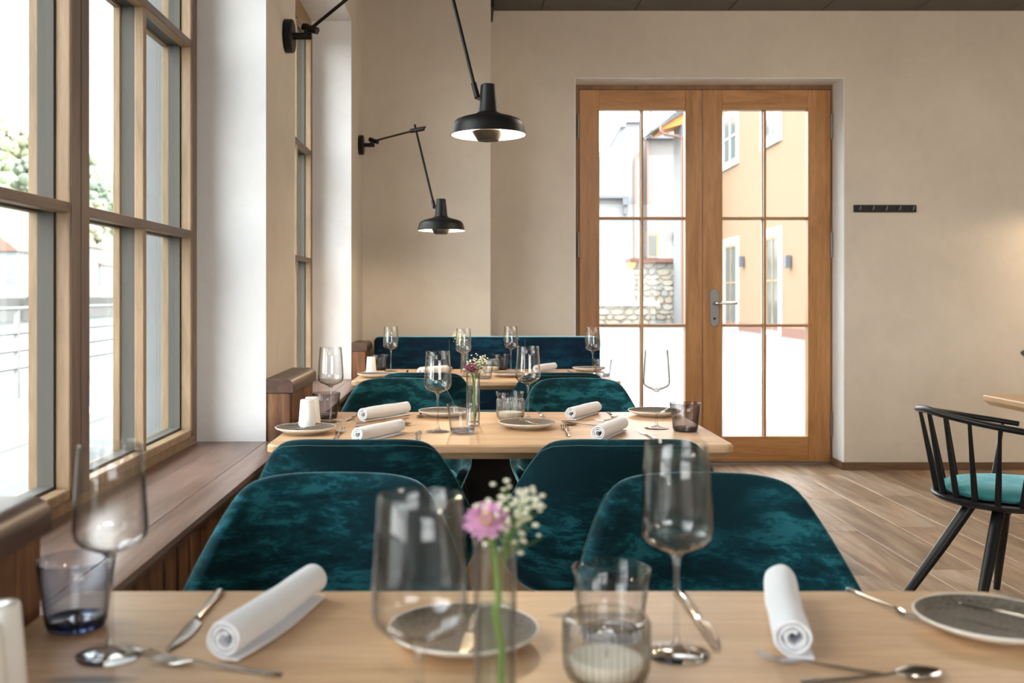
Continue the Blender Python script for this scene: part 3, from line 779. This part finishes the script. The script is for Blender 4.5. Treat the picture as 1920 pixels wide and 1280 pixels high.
def make_napkin(seed=0, L=.235, Ro=.0235):
    def f():
        rnd = random.Random(seed)
        root = tag(empty('rolled_napkin'), cat='napkin')
        turns = 2.6; n = 78; th = .0032
        def centre(i):
            u = i/n; a = -math.pi/2-turns*2*math.pi*(1-u); r = .0068+(Ro-.0024-.0068)*u**.9
            return r, a
        rings = []
        for k in range(15):
            y = L*k/14; wob = 1+.03*math.sin(y*31+seed)+.015*math.sin(y*77+seed*2); shift = .0015*math.sin(y*19+seed)
            fl = 1-.05*abs(k-7)/7
            o_ = []; i_ = []
            for i in range(n+1):
                r, a = centre(i); r *= wob*fl; bulge = 1+.05*math.sin(2*a+seed*.7)
                cxx, czz = r*bulge*math.cos(a)+shift, r*math.sin(a)/bulge**.5
                nx, nz = math.cos(a), math.sin(a); t_ = th*.5*(1+.25*math.sin(i*.9+k*.2))
                o_.append((cxx+nx*t_, y, Ro+czz+nz*t_)); i_.append((cxx-nx*t_, y, Ro+czz-nz*t_))
            # loose tail lying flat on the table
            tl = .016+.006*math.sin(y*13+seed)
            for q in (0.35, .7, 1.): o_.append((shift+tl*q, y, .0018-.0002*q)); i_.append((shift+tl*q, y, .0042+.0008*math.sin(y*40)*q))
            o_ = [(x_, y_, max(z_, .0007)) for x_, y_, z_ in o_]
            rings.append(o_+i_[::-1])
        MB().loft(rings).build('linen_roll', M_nap, root, smooth=True)
        return root
    return f
def make_flower(mp, name):
    def f():
        root = tag(empty(name), cat='flower')
        MB().tube([(.006, 0, .016), (.007, .002, .06), (.0, 0, .095), (.004, 0, .105), (.0, 0, .150), (-.006, -.002, .176)], [.0033, .0036, .0045, .0034, .0030, .0026], 10).build('stem', M_green, root, smooth=True)
        rnd = random.Random(3); m = MB(); c = Vector((-.008, -.006, .184)); ax = Vector((-.12, -.45, .88)).normalized()
        e1 = ax.orthogonal().normalized(); e2 = ax.cross(e1)
        for ring_, (cnt, ln, el) in enumerate(((22, .0245, -8), (22, .0235, 8), (20, .021, 24), (18, .018, 40), (14, .014, 56), (10, .010, 70))):
            for k in range(cnt):
                a = 2*math.pi*(k+.5*(ring_ % 2))/cnt+rnd.uniform(-.08, .08); e = R(el+rnd.uniform(-7, 7))
                d = (e1*math.cos(a)+e2*math.sin(a)); s_ = d.cross(ax)
                wd = .0021+.0004*rnd.random(); pts = []
                for u in (0, .35, .75, 1.):
                    dr = d*math.cos(e+R(12)*u)+ax*math.sin(e+R(12)*u); p = c+dr*ln*u+ax*.0004*ring_
                    ww = wd*(.5, 1, 1.1, .5)[(0, .35, .75, 1.).index(u)]; pts += [p-s_*ww, p+ax*-.0006, p+s_*ww]
                m.add(pts, [(j*3, j*3+1, j*3+4, j*3+3) for j in range(3)]+[(j*3+1, j*3+2, j*3+5, j*3+4) for j in range(3)])
        pt = m.build('petals', mp, root, smooth='full'); pt['kind'] = 'stuff'
        h = MB().lathe([(0, -.004), (.006, -.003), (.0078, .002), (.005, .007), (0, .009)], 16).build('heart', M_yel, root, smooth=True)
        h.location = c+ax*.004; h.rotation_euler = ax.to_track_quat('Z', 'Y').to_euler()
        return root
    return f
def make_sprig():
    root = tag(empty('white_blossom_sprig'), cat='flower')
    rnd = random.Random(11); st = MB(); bl = MB()
    base = Vector((.004, .003, .02)); top = Vector((.014, .004, .185))
    st.tube([base, (.0, .002, .09), top], .0011, 6)
    for i in range(60):
        p0 = Vector((.008, .004, .14)).lerp(top, rnd.random()); d = Vector((rnd.gauss(.35, .7), rnd.gauss(0, .6), rnd.uniform(.5, 1.6))).normalized()
        p1 = p0+d*rnd.uniform(.018, .048); mid = p0.lerp(p1, .5)+Vector((rnd.gauss(0, .002), rnd.gauss(0, .002), -.002))
        st.tube([p0, mid, p1], [.0005, .0004, .0003], 5)
        for j in range(rnd.choice((1, 2, 3))):
            q = p1+Vector((rnd.gauss(0, .004), rnd.gauss(0, .004), rnd.gauss(0, .004))); r_ = rnd.uniform(.0019, .0034)
            bl.lathe([(0, -r_*.6), (r_*.8, -r_*.25), (r_, r_*.3), (r_*.55, r_*.8), (0, r_*.7)], 7, tuple(q), fn=lambda a, r, z: r*(1+.22*math.cos(5*a)))
    st.build('stem', M_green, root, smooth=True)
    b = bl.build('blossoms', M_gyp, root, smooth=True); b['kind'] = 'stuff'
    return root

TZ = .7503
TB = {1: 'front table', 2: 'middle table', 3: 'far table'}
def put(kind, x, y, label, rz=0., scale=1.):
    mk = {'wine': make_wine, 'tc': tumbler(M_tumbc, M_baseC), 'ts': tumbler(M_tumbs, M_baseS), 'tb': tumbler(M_tumbb, M_baseB), 'rib': make_ribbed, 'candle': make_candle, 'vase': make_vase,
          'water': make_water, 'shaker': make_shaker, 'plate': make_plate, 'fork': make_fork, 'knife': make_knife, 'bknife': make_bknife, 'spoon': make_spoon,
          'nap0': make_napkin(0), 'nap1': make_napkin(2), 'nap2': make_napkin(5), 'nap3': make_napkin(9), 'pink': make_flower(M_pink, 'pink_flower'), 'plum': make_flower(M_pinkd, 'plum_flower'), 'sprig': make_sprig}[kind]
    grp = {'wine': 'stemmed wine glasses on the tables', 'tc': 'tumblers on the tables', 'ts': 'tumblers on the tables', 'tb': 'tumblers on the tables', 'rib': 'ribbed candle glasses', 'candle': 'candles in the ribbed glasses',
           'vase': 'slim bud vases', 'water': 'water in the bud vases', 'shaker': 'white salt and pepper shakers', 'plate': 'side plates', 'fork': 'forks', 'knife': 'table knives', 'bknife': 'butter knives on the plates',
           'spoon': None, 'sprig': 'white blossom sprigs in the vases', 'plum': None, 'pink': None}.get(kind, 'rolled white napkins')
    z = TZ+{'candle': .0085, 'water': .0135, 'bknife': .0135}.get(kind, 0)
    if kind == 'bknife': z = TZ+.0160
    return place(kind, mk, (x, y, z), rz, label, grp, scale)
def lay(kind, tip, hnd, label, L):
    """lay cutlery / napkin from its handle end (hnd) to its tip"""
    a = Vector(tip)-Vector(hnd); ang = math.atan2(a.y, a.x)-math.pi/2
    return put(kind, hnd[0], hnd[1], label, ang, a.length/L)
FK, KN, BK, SP, NL = .190, .222, .157, .175, .235
# ---- front table
put('wine', gx(207, 1.132), 1.132, 'blurred empty wine glass at the left end of the front table')
put('wine', -.0398, .844, 'nearest wine glass, centre bottom of the photo, left of the pink flower')
put('wine', gx(1268, 1.137), 1.137, 'tall wine glass right of centre on the front table beside the clear tumbler')
put('tb', gx(143, 1.229), 1.229, 'blue grey tumbler with thick base at the left end of the front table')
put('tc', gx(1146, 1.185), 1.185, 'clear tumbler behind the ribbed candle glass on the front table')
put('rib', gx(1137, 1.04), 1.04, 'ribbed candle glass at the bottom centre of the photo on the front table')
put('candle', gx(1137, 1.04), 1.04, 'cream tea candle inside the ribbed glass on the front table')
put('vase', gx(928, .99), .99, 'slim clear bud vase holding the pink flower on the front table')
put('water', gx(928, .99), .99, 'water in the bud vase under the pink flower')
put('pink', gx(928, .99), .99, 'blurred pink double flower on a thick green stem in the front vase')
put('sprig', gx(928, .99)+.002, .992, 'cream blossom sprig beside the pink flower in the front vase')
put('plate', -.004, 1.172, 'brown side plate behind the nearest wine glass on the front table')
put('plate', .640, 1.212, 'brown side plate with pale rim at the right end of the front table')
lay('bknife', (-.005, 1.085), (.012, 1.235), 'butter knife lying across the brown plate beside the front vase', BK)
lay('bknife', (.725, 1.150), (.625, 1.262), 'butter knife lying on the plate at the right end of the front table', BK)
lay('nap0', (-.206, 1.348), (-.271, 1.112), 'rolled white napkin on the left of the front table beside the pointed knife', NL)
lay('nap1', (.426, 1.35), (.366, 1.118), 'rolled white napkin standing out on the right of the front table', NL)
lay('knife', (-.341, 1.140), (-.339, 1.372), 'knife with its blade towards the camera at the left of the front table', KN)
lay('knife', (.290, 1.145), (.292, 1.372), 'knife between the tall wine glass and right napkin on the front table', KN)
lay('fork', (.570, 1.235), (.530, 1.384), 'fork at the far edge of the front table left of the right plate', FK)
lay('fork', (-.362, 1.118), (-.198, 1.070), 'fork at the bottom left corner of the front table below the left napkin', FK)
lay('fork', (.325, 1.124), (.452, 1.070), 'fork below the right napkin at the bottom edge of the photo', FK)
lay('spoon', (.512, 1.070), (.352, 1.050), 'spoon reflecting warm lamps at the bottom right edge of the photo', SP)
put('shaker', -.482, 1.027, 'white shaker at the bottom left corner, farther of the front pair')
put('shaker', -.468, .955, 'white shaker at the bottom left corner, nearest to the camera')
# ---- middle table
put('wine', gx(620, 3.205), 3.205, 'wine glass at the back left corner of the middle table')
put('wine', gx(821, 2.979), 2.979, 'wine glass left of the flowers at the front of the middle table')
put('wine', gx(990, 3.27), 3.27, 'wine glass right of the ribbed candle glass on the middle table')
put('wine', gx(1231, 3.05), 3.05, 'wine glass at the right end of the middle table against the door')
put('tc', gx(867, 2.955), 2.955, 'clear tumbler in front of the vase on the middle table')
put('tc', gx(956, 3.335), 3.335, 'clear tumbler directly behind the ribbed candle glass on the middle table')
put('ts', gx(1285, 2.99), 2.99, 'smoke grey tumbler at the right end of the middle table')
put('ts', gx(612, 3.30), 3.30, 'smoke grey tumbler behind the white shakers on the middle table')
put('rib', gx(957, 3.21), 3.21, 'ribbed candle glass in the centre of the middle table')
put('candle', gx(957, 3.21), 3.21, 'cream candle inside the ribbed glass of the middle table')
put('vase', gx(887, 3.11), 3.11, 'slim clear bud vase in the centre of the middle table')
put('water', gx(887, 3.11), 3.11, 'water in the bud vase of the middle table')
put('plum', gx(887, 3.11), 3.11, 'plum coloured flower in the vase of the middle table', R(20), .96)
put('sprig', gx(887, 3.11), 3.115, 'white blossom sprig in the vase of the middle table', R(10))
put('shaker', gx(576, 3.03), 3.03, 'white shaker in front of its twin on the middle table')
put('shaker', gx(585, 3.10), 3.10, 'white shaker half hidden behind its twin on the middle table')
put('plate', gx(577, 2.985), 2.905+.04, 'side plate at the left corner of the middle table in front of the shakers')
put('plate', gx(989, 3.06), 3.06, 'side plate in front of the ribbed candle glass on the middle table')
put('plate', gx(834, 3.36), 3.36, 'side plate at the back of the middle table behind the left wine glass')
put('plate', gx(1227, 3.37), 3.37, 'side plate at the back right of the middle table behind the wine glass')
lay('bknife', (gx(577, 2.985)+.035, 3.0), (gx(577, 2.985)-.02, 2.87), 'butter knife on the left corner plate of the middle table', BK)
lay('bknife', (gx(989, 3.06)-.02, 3.125), (gx(989, 3.06)+.025, 3.0), 'butter knife on the plate before the candle glass of the middle table', BK)
lay('bknife', (gx(834, 3.36)+.05, 3.30), (gx(834, 3.36)+.0, 3.42), 'butter knife on the back left plate of the middle table', BK)
lay('bknife', (gx(1227, 3.37)+.01, 3.31), (gx(1227, 3.37)+.06, 3.43), 'butter knife on the back right plate of the middle table', BK)
lay('nap2', (-.206, 3.41), (-.334, 3.205), 'rolled white napkin at the back left of the middle table', NL)
lay('nap0', (-.195, 2.95), (-.303, 2.755), 'rolled white napkin at the front left of the middle table above the chair', NL)
lay('nap1', (.450, 3.44), (.338, 3.25), 'rolled white napkin at the back right of the middle table', NL)
lay('nap3', (.467, 2.99), (.366, 2.775), 'rolled white napkin at the front right of the middle table above the chair', NL)
lay('fork', (-.377, 3.0), (-.372, 2.80), 'fork standing out beside the left corner plate of the middle table', FK)
lay('knife', (-.141, 2.99), (-.139, 2.775), 'knife between the front left napkin and the clear tumbler, middle table', KN)
lay('fork', (.300, 3.06), (.292, 2.865), 'fork in front of the candle glass plate, right half of middle table', FK)
lay('knife', (.518, 3.01), (.532, 2.79), 'knife left of the smoke grey tumbler on the middle table', KN)
lay('knife', (-.388, 3.215), (-.372, 3.43), 'knife at the left end of the back left napkin, middle table', KN)
lay('fork', (-.157, 3.29), (-.157, 3.47), 'fork at the back edge of the middle table left of the back plate', FK)
lay('knife', (.252, 3.27), (.250, 3.475), 'knife at the back edge of the middle table right of the wine glass', KN)
lay('fork', (.492, 3.29), (.492, 3.47), 'fork at the back edge of the middle table beside the back right plate', FK)
lay('fork', (-.188, 3.235), (-.352, 3.165), 'fork lying crosswise below the back left napkin on the middle table', FK)
lay('spoon', (-.172, 3.125), (-.345, 3.085), 'spoon lying crosswise above the front left napkin on the middle table', SP)
lay('fork', (.478, 3.215), (.305, 3.215), 'fork lying crosswise below the back right napkin on the middle table', FK)
lay('spoon', (.300, 3.135), (.455, 3.085), 'spoon lying crosswise above the front right napkin on the middle table', SP)
# ---- far table
put('wine', gx(733, 5.3), 5.3, 'wine glass at the left of the far table before the dark bench')
put('wine', gx(869, 4.98), 4.98, 'wine glass in front of the far vase on the far table')
put('wine', gx(958, 5.31), 5.31, 'wine glass right of centre on the far table before the bench')
put('wine', gx(1111, 5.15), 5.15, 'wine glass at the right end of the far table beside the door')
put('ts', gx(712, 5.4), 5.40, 'tumbler behind the white shaker on the far table')
put('ts', gx(939, 5.43), 5.42, 'tumbler behind the candle glass on the far table')
put('tc', .683, 5.0, 'tumbler at the right end of the far table against the bright door')
put('tc', .085, 4.86, 'tumbler at the front centre of the far table behind the plum flower')
put('rib', gx(920, 5.2), 5.2, 'ribbed candle glass on the far table')
put('candle', gx(920, 5.2), 5.2, 'cream candle inside the ribbed glass of the far table')
put('vase', gx(871, 5.12), 5.12, 'slim clear bud vase on the far table')
put('water', gx(871, 5.12), 5.12, 'water in the bud vase of the far table')
put('sprig', gx(866, 5.12), 5.12, 'white blossom sprig in the vase of the far table', R(170))
put('shaker', gx(696, 5.1), 5.10, 'white shaker at the left end of the far table')
put('plate', -.452, 4.93, 'side plate at the left end of the far table before the shaker')
put('plate', gx(954, 4.98), 4.98, 'side plate in the front centre of the far table')
put('plate', .655, 5.33, 'side plate at the back right of the far table')
put('plate', -.165, 5.33, 'side plate at the back left of the far table')
lay('nap3', (-.105, 5.19), (-.235, 5.0), 'rolled white napkin on the left half of the far table', NL)
lay('nap2', (.475, 5.40), (.365, 5.20), 'rolled white napkin on the right half of the far table', NL)
lay('fork', (.545, 5.19), (.545, 5.36), 'fork on the right half of the far table beside the napkin', FK)
lay('knife', (-.315, 5.15), (-.315, 5.34), 'knife on the left half of the far table beside the wine glass', KN)
lay('fork', (2.19, 3.90), (2.30, 3.75), 'fork on the table at the right edge of the photo', FK)

# ================================================================ OUTSIDE THE DOOR: COURTYARD
struct(tag(box('courtyard_ground', M_pave, (-.9, 40, YB+.46, 120, -.2, -.01))))
GA = .028
def orange_building():
    root = tag(empty('orange_building', (8.05, 0, 0), -math.atan(GA)), 'orange rendered building with white framed windows on the right of the courtyard', 'building')
    W = MB().box(0, 6, 12, 36.6, -.2, 12).build('wall', M_orange, root)
    MB().box(-.03, .0, 12, 36.6, -.2, .25).build('plinth', M_tile, root)
    def win(y0, y1, z0, z1, b=.22, tall=False):
        f = MB().box(-.05, -.001, y0-b, y0, z0-b, z1+b).box(-.05, -.001, y1, y1+b, z0-b, z1+b).box(-.05, -.001, y0, y1, z1, z1+b).box(-.07, -.001, y0, y1, z0-b, z0).build('window_surround', M_trimw, root)
        MB().box(-.02, -.001, y0, y1, z0, z1).build('pane', M_extgl, f)
        s = MB().box(-.04, -.02, (y0+y1)/2-.05, (y0+y1)/2+.05, z0, z1).box(-.04, -.02, y0, y0+.08, z0, z1).box(-.04, -.02, y1-.08, y1, z0, z1).box(-.04, -.02, y0+.08, y1-.08, z1-.08, z1)
        s.box(-.04, -.02, y0+.08, y1-.08, z0+(z1-z0)*.52, z0+(z1-z0)*.52+.06)
        s.build('window_frame', M_winoak if tall else M_trimw, f)
    for y0, y1 in ((33.0, 34.9), (28.1, 29.8), (22.6, 24.2)): win(y0, y1, 5.70, 7.2)
    for y0, y1 in ((33.0, 34.6), (28.1, 29.4), (22.6, 24.)): win(y0, y1, .12, 2.83, .25, True)
    return root
orange_building()
def facade_pt(px):      # distance along the orange facade seen at this column
    return 8.05/((px-875)/FP-GA)
for px, l in ((1395, 'dark square wall light on the orange facade, left one'), (1483, 'dark square wall light on the orange facade, right one')):
    d = facade_pt(px); x = 8.05+GA*d
    r = tag(empty('outdoor_wall_light', (x-.03, d, CZ+(552-490)/FP*d)), l, 'lamp', 'wall lights on the orange facade')
    MB().box(-.14, 0, -.10, .10, -.17, .17).build('housing', M_zinc, r, bev=.01)
    MB().box(-.10, -.02, -.08, .08, -.185, -.17).build('lens', M_trimw, r)
def white_building():
    D = 46.; k = D/FP
    def X(px): return (px-875)*k
    def Z(py): return CZ+(552-py)*k
    root = tag(empty('white_gabled_building', (0, D, 0)), 'white building with stepped gable seen through the left door leaf', 'building')
    MB().prism([(X(1040), -.2), (X(1203), -.2), (X(1203), Z(229)), (X(1174), Z(229)), (X(1171), Z(238)), (X(1163), Z(238)), (X(1143), Z(275)), (X(1143), Z(372)), (X(1040), Z(372))], 'y', 0, 6).build('wall', M_wren, root)
    MB().box(X(1173), X(1204), -.15, .1, Z(230.5), Z(228)).box(X(1162), X(1172), -.15, .1, Z(239), Z(237)).box(X(1040), X(1176), -.3, .1, Z(372.5), Z(368)).build('coping', M_zinc, root)
    a, b = Vector((X(1142), -.1, Z(276))), Vector((X(1163), -.1, Z(238))); MB().tube([a, b], .04, 6).build('gable_edge', M_zinc, root)
    MB().tube([(X(1199), -.12, Z(285)), (X(1194), -.12, Z(289)), (X(1191), -.12, Z(298)), (X(1191), -.12, .0)], .075, 8).build('downpipe', M_copper, root)
    MB().box(X(1166), X(1176), -.3, .0, Z(385), Z(372)).box(X(1168), X(1174), -.2, .0, Z(402), Z(385)).build('gutter_head', M_zinc, root)
    MB().prism([(X(1050), 8), (X(1120), 8), (X(1120), Z(180)), (X(1050), Z(180))], 'y', 6.1, 8).build('rear_wall', M_wren2, root)
white_building()
def pink_building():
    D = 50.; k = D/FP
    def X(px): return (px-875)*k
    def Z(py): return CZ+(552-py)*k
    root = tag(empty('pale_rose_building', (0, D, 0)), 'pale rose building with dark eaves behind the stone wall', 'building')
    MB().box(X(1209), X(1330), 0, 6, -.2, Z(262)).build('wall', M_wren2, root)
    MB().box(X(1209), X(1330), -.5, 0.05, Z(262), Z(257)).build('eaves', M_zinc, root)
    MB().prism([(X(1206), Z(258)), (X(1330), Z(258)), (X(1330), Z(232)), (X(1216), Z(232))], 'y', .3, 6.).build('roof', M_cap2, root)
    MB().tube([(X(1213), -.1, Z(264)), (X(1213), -.1, 0)], .07, 8).build('downpipe', M_copper, root)
    f = MB().box(X(1210), X(1237), -.08, .02, Z(483), Z(434)).build('window_surround', M_trimw, root)
    MB().box(X(1211), X(1234), -.12, -.02, Z(481), Z(437)).build('window_frame', M_soffit, f)
    MB().box(X(1212.5), X(1230), -.15, -.06, Z(480), Z(441)).build('pane', M_extgl, f)
    MB().box(X(1264), X(1268.5), -.2, .0, Z(450), Z(433)).build('lamp_box', M_copper, root)
    MB().box(X(1214), X(1218), -.8, -.4, Z(260), Z(200)).build('chimney_pipe', M_zinc, root)
pink_building()
def overhang():
    D = 36.; k = D/FP
    def X(px): return (px-875)*k
    def Z(py): return CZ+(552-py)*k
    root = tag(empty('orange_roof_overhang', (0, D, 0)), 'slanting timber roof overhang with copper gutter above the courtyard', 'roof')
    MB().prism([(X(1216), Z(249)), (X(1262), Z(212)), (X(1300), Z(190)), (X(1300), Z(200)), (X(1264), Z(222)), (X(1240), Z(237))], 'y', 0, 2).build('roof_edge', M_zinc, root)
    MB().prism([(X(1241), Z(236)), (X(1264), Z(222)), (X(1300), Z(200)), (X(1300), Z(226)), (X(1241), Z(243))], 'y', .1, 2).build('soffit', M_soffit, root)
    MB().tube([(X(1238), -.1, Z(236)), (X(1238), -.1, Z(246)), (X(1244), -.1, Z(252)), (X(1272), -.1, Z(257)), (X(1278), -.1, Z(262)), (X(1278), -.1, 0)], .06, 8).build('gutter_pipe', M_copper, root)
    MB().box(X(1279), X(1320), .0, 1.5, -.1, Z(232)).build('wall', M_wren, root)
overhang()
def stone_wall(name, label, x0, x1, z1, D, dep, cap, rows, seed):
    rnd = random.Random(seed)
    root = tag(empty(name, (x0, D, 0)), label, 'wall'); L = x1-x0
    MB().box(0, L, .06, dep, -.1, z1).build('core', M_mortar, root)
    z = 0
    while z < z1-.05:
        hrow = min(rnd.uniform(.16, .36), z1-z); x = -rnd.uniform(0, .2)
        while x < L:
            w_ = rnd.uniform(.18, .62); a = max(0, x); b = min(L, x+w_-.02); x += w_
            if b-a < .07: continue
            za, zb = z+.01, z+hrow-.015; n = 7; cx, cz = (a+b)/2, (za+zb)/2; pts = []
            for q in range(n):
                an = 2*math.pi*(q+.5)/n+rnd.uniform(-.25, .25); k = rnd.uniform(.88, 1.12)
                pts.append((min(b, max(a, cx+(b-a)*.56*k*math.cos(an))), min(zb+.03, max(za-.03, cz+hrow*.56*k*math.sin(an)))))
            y_ = -rnd.uniform(.01, .07)
            vs = [(p, .10, q) for p, q in pts]+[(cx+(p-cx)*.86, y_, cz+(q-cz)*.86) for p, q in pts]
            MB().add(vs, [tuple(range(n, 2*n))]+[(q, (q+1) % n, n+(q+1) % n, n+q) for q in range(n)]).build('stone', rnd.choice(M_stone), root)
        z += hrow
    return root
k38 = 38/FP
rt = stone_wall('tall_stone_wall', 'tall rubble stone wall with tiled top behind the left door leaf', (1186-875)*k38, (1263-875)*k38, 1.16+(552-492)*k38, 38, .6, None, 6, 4)
MB().box(-.15, 77*k38-.01, -.3, .7, 1.16+(552-492)*k38, 1.16+(552-485)*k38).build('tile_coping', M_tile, rt)
MB().prism([(-.3, 1.35+(552-512)*k38), (.02, 1.35+(552-512)*k38), (.1, 1.16+(552-490)*k38), (-.12, 1.16+(552-490)*k38)], 'y', -.3, -.1).build('barge_board', M_soffit, rt)
pr_ = tag(empty('orange_pier', ((1263-875)*k38+.02, 37.9, 0)), 'orange rendered pier at the right end of the stone wall', 'wall')
MB().prism([(0, -.1), (.34, -.1), (.34, 2.9), (.0, 2.3)], 'y', 0, .8).build('render', M_orange, pr_)
k36 = 36/FP
rl = stone_wall('low_stone_wall', 'low stone wall with pale coping in the courtyard', (1100-875)*k36, (1230-875)*k36, 1.16+(552-573)*k36, 36, .5, None, 2, 9)
MB().box(-.1, 130*k36+.1, -.12, .6, 1.16+(552-573)*k36, 1.16+(552-565)*k36).build('coping', M_cap2, rl)

# ================================================================ OUTSIDE THE WINDOWS: STREET, RIVER, HILL
struct(box('street_ground', M_street, (-5.4, XO-.02, -30, 120, -.2, -.02)))
struct(box('kerb_ground', M_cap2, (-3.7, -3.5, -30, 60, -.02, .06)))
struct(box('river_ground', M_water2, (-70, -5.4, -60, 220, -3.2, -3.0)))
rr_ = tag(empty('street_railing', (-5.15, 0, 0)), 'white metal railing between the street and the river', 'railing')
for z in (.32, .52, .72, 1.0):
    MB().tube([(0, 2, z), (0, 34, z)], .022, 8).build('rail', M_rail, rr_, smooth=True)
po = None
for i in range(14):
    if po is None: po = MB().box(-.025, .025, -.03, .03, 0, 1.0).build('post', M_rail, rr_); o = po
    else: o = po.copy(); COL.objects.link(o)
    o.location = (-.0, 3+i*2.1, -.02); o.parent = rr_
struct(box('far_bank_ground', M_wren2, (-200, -70, -60, 260, -3.2, .6)))
bd = tag(empty('bridge', (-69, 0, 0)), 'pale concrete embankment bridge across the river', 'bridge')
MB().box(0, 1.5, 60, 200, .8, 2.6).build('deck', M_wren, bd)
for y in (90, 112, 134, 156): MB().box(.1, 1.2, y, y+1.2, -3, .8).build('pier', M_wren2, bd)
def blob(rnd, s):
    bm_v = []; n = 10; m = 7; mb = MB()
    prof = []
    for i in range(m+1):
        a = math.pi*i/m; prof.append((math.sin(a) if 0 < i < m else 0, -math.cos(a)))
    ph = [rnd.uniform(0, 6) for _ in range(4)]
    mb.lathe(prof, n, fn=lambda a, r, z: r*(1+.18*math.sin(3*a+ph[0]+z*2)+.12*math.sin(5*a+ph[1]+4*z)))
    return mb
def tree(x, y, z, h, wd, mi, label, seed):
    rnd = random.Random(seed)
    root = tag(empty('hillside_tree', (x, y, z)), label, 'tree', 'trees on the hillside across the river')
    MB().tube([(0, 0, 0), (0, 0, h*.5)], [wd*.08, wd*.05], 6).build('trunk', M_copper, root)
    m = MB()
    for i in range(46):
        a = rnd.uniform(0, 6.28); hh = rnd.uniform(.25, .95); rr = wd*.5*math.sqrt(1-((hh-.5)/.55)**2 if abs(hh-.5) < .55 else .1)*rnd.uniform(.3, .9)
        b = blob(rnd, 1); s_ = wd*rnd.uniform(.07, .16)
        m.add([(v[0]*s_+rr*math.cos(a), v[1]*s_+rr*math.sin(a), v[2]*s_+h*hh) for v in b.v], b.f)
    m.build('crown', M_leaf[mi], root, smooth=True)
hill = MB(); rnd = random.Random(5)
NX, NY = 16, 40; vs = []; fs = []
def hz(u, y): return .5+46*min(1, u/.6)**.8*max(.35, 1-.0018*(y-313))*(1+.06*math.sin(y*.05))
for i in range(NX+1):
    for j in range(NY+1):
        u = i/NX; y = -20+j*14; vs.append((-90-u*95, y, hz(u, y)+rnd.uniform(-.8, .8)))
for i in range(NX):
    for j in range(NY): a = i*(NY+1)+j; fs.append((a, a+1, a+NY+2, a+NY+1))
struct(hill.add(vs, fs).build('hill_ground', M_leaf[1], smooth='full'))
spots = []
for i in range(900):
    u = rnd.uniform(.04, .72); y = rnd.uniform(190, 430); x = -90-u*95; q = (875+FP*x/y)
    if not -60 < q < 225 or any(math.hypot(x-a, y-b) < 12.5 for a, b in spots) or (x > -108 and y < 250): continue
    spots.append((x, y)); mi = rnd.randrange(4)
    tree(x, y, hz(u, y)-1, rnd.uniform(11, 16), rnd.uniform(9.5, 12), mi, 'pale %s tree on the wooded hillside across the river' % ('green', 'yellow green', 'grey green', 'olive')[mi], i)
for i, (x, y, w_, h_) in enumerate(((-84, 168, 12, 8), (-82, 190, 10, 10), (-86, 212, 13, 7), (-84, 150, 9, 7))):
    r = tag(empty('riverside_house', (x, y, .5)), ['white gabled house across the river', 'tall white house across the river', 'wide pale house across the river', 'small pale house across the river'][i], 'house', 'houses across the river')
    MB().box(0, 8, 0, w_, 0, h_).build('wall', M_wren, r)
    MB().prism([(-.5, h_), (8.5, h_), (4, h_+3.5)], 'y', -.4, w_+.4).build('roof', M_tile, r)
    for q in range(int(w_/3)):
        MB().box(7.98, 8.05, 1+q*3, 2.2+q*3, h_*.55, h_*.55+1.6).build('window', M_extgl, r)
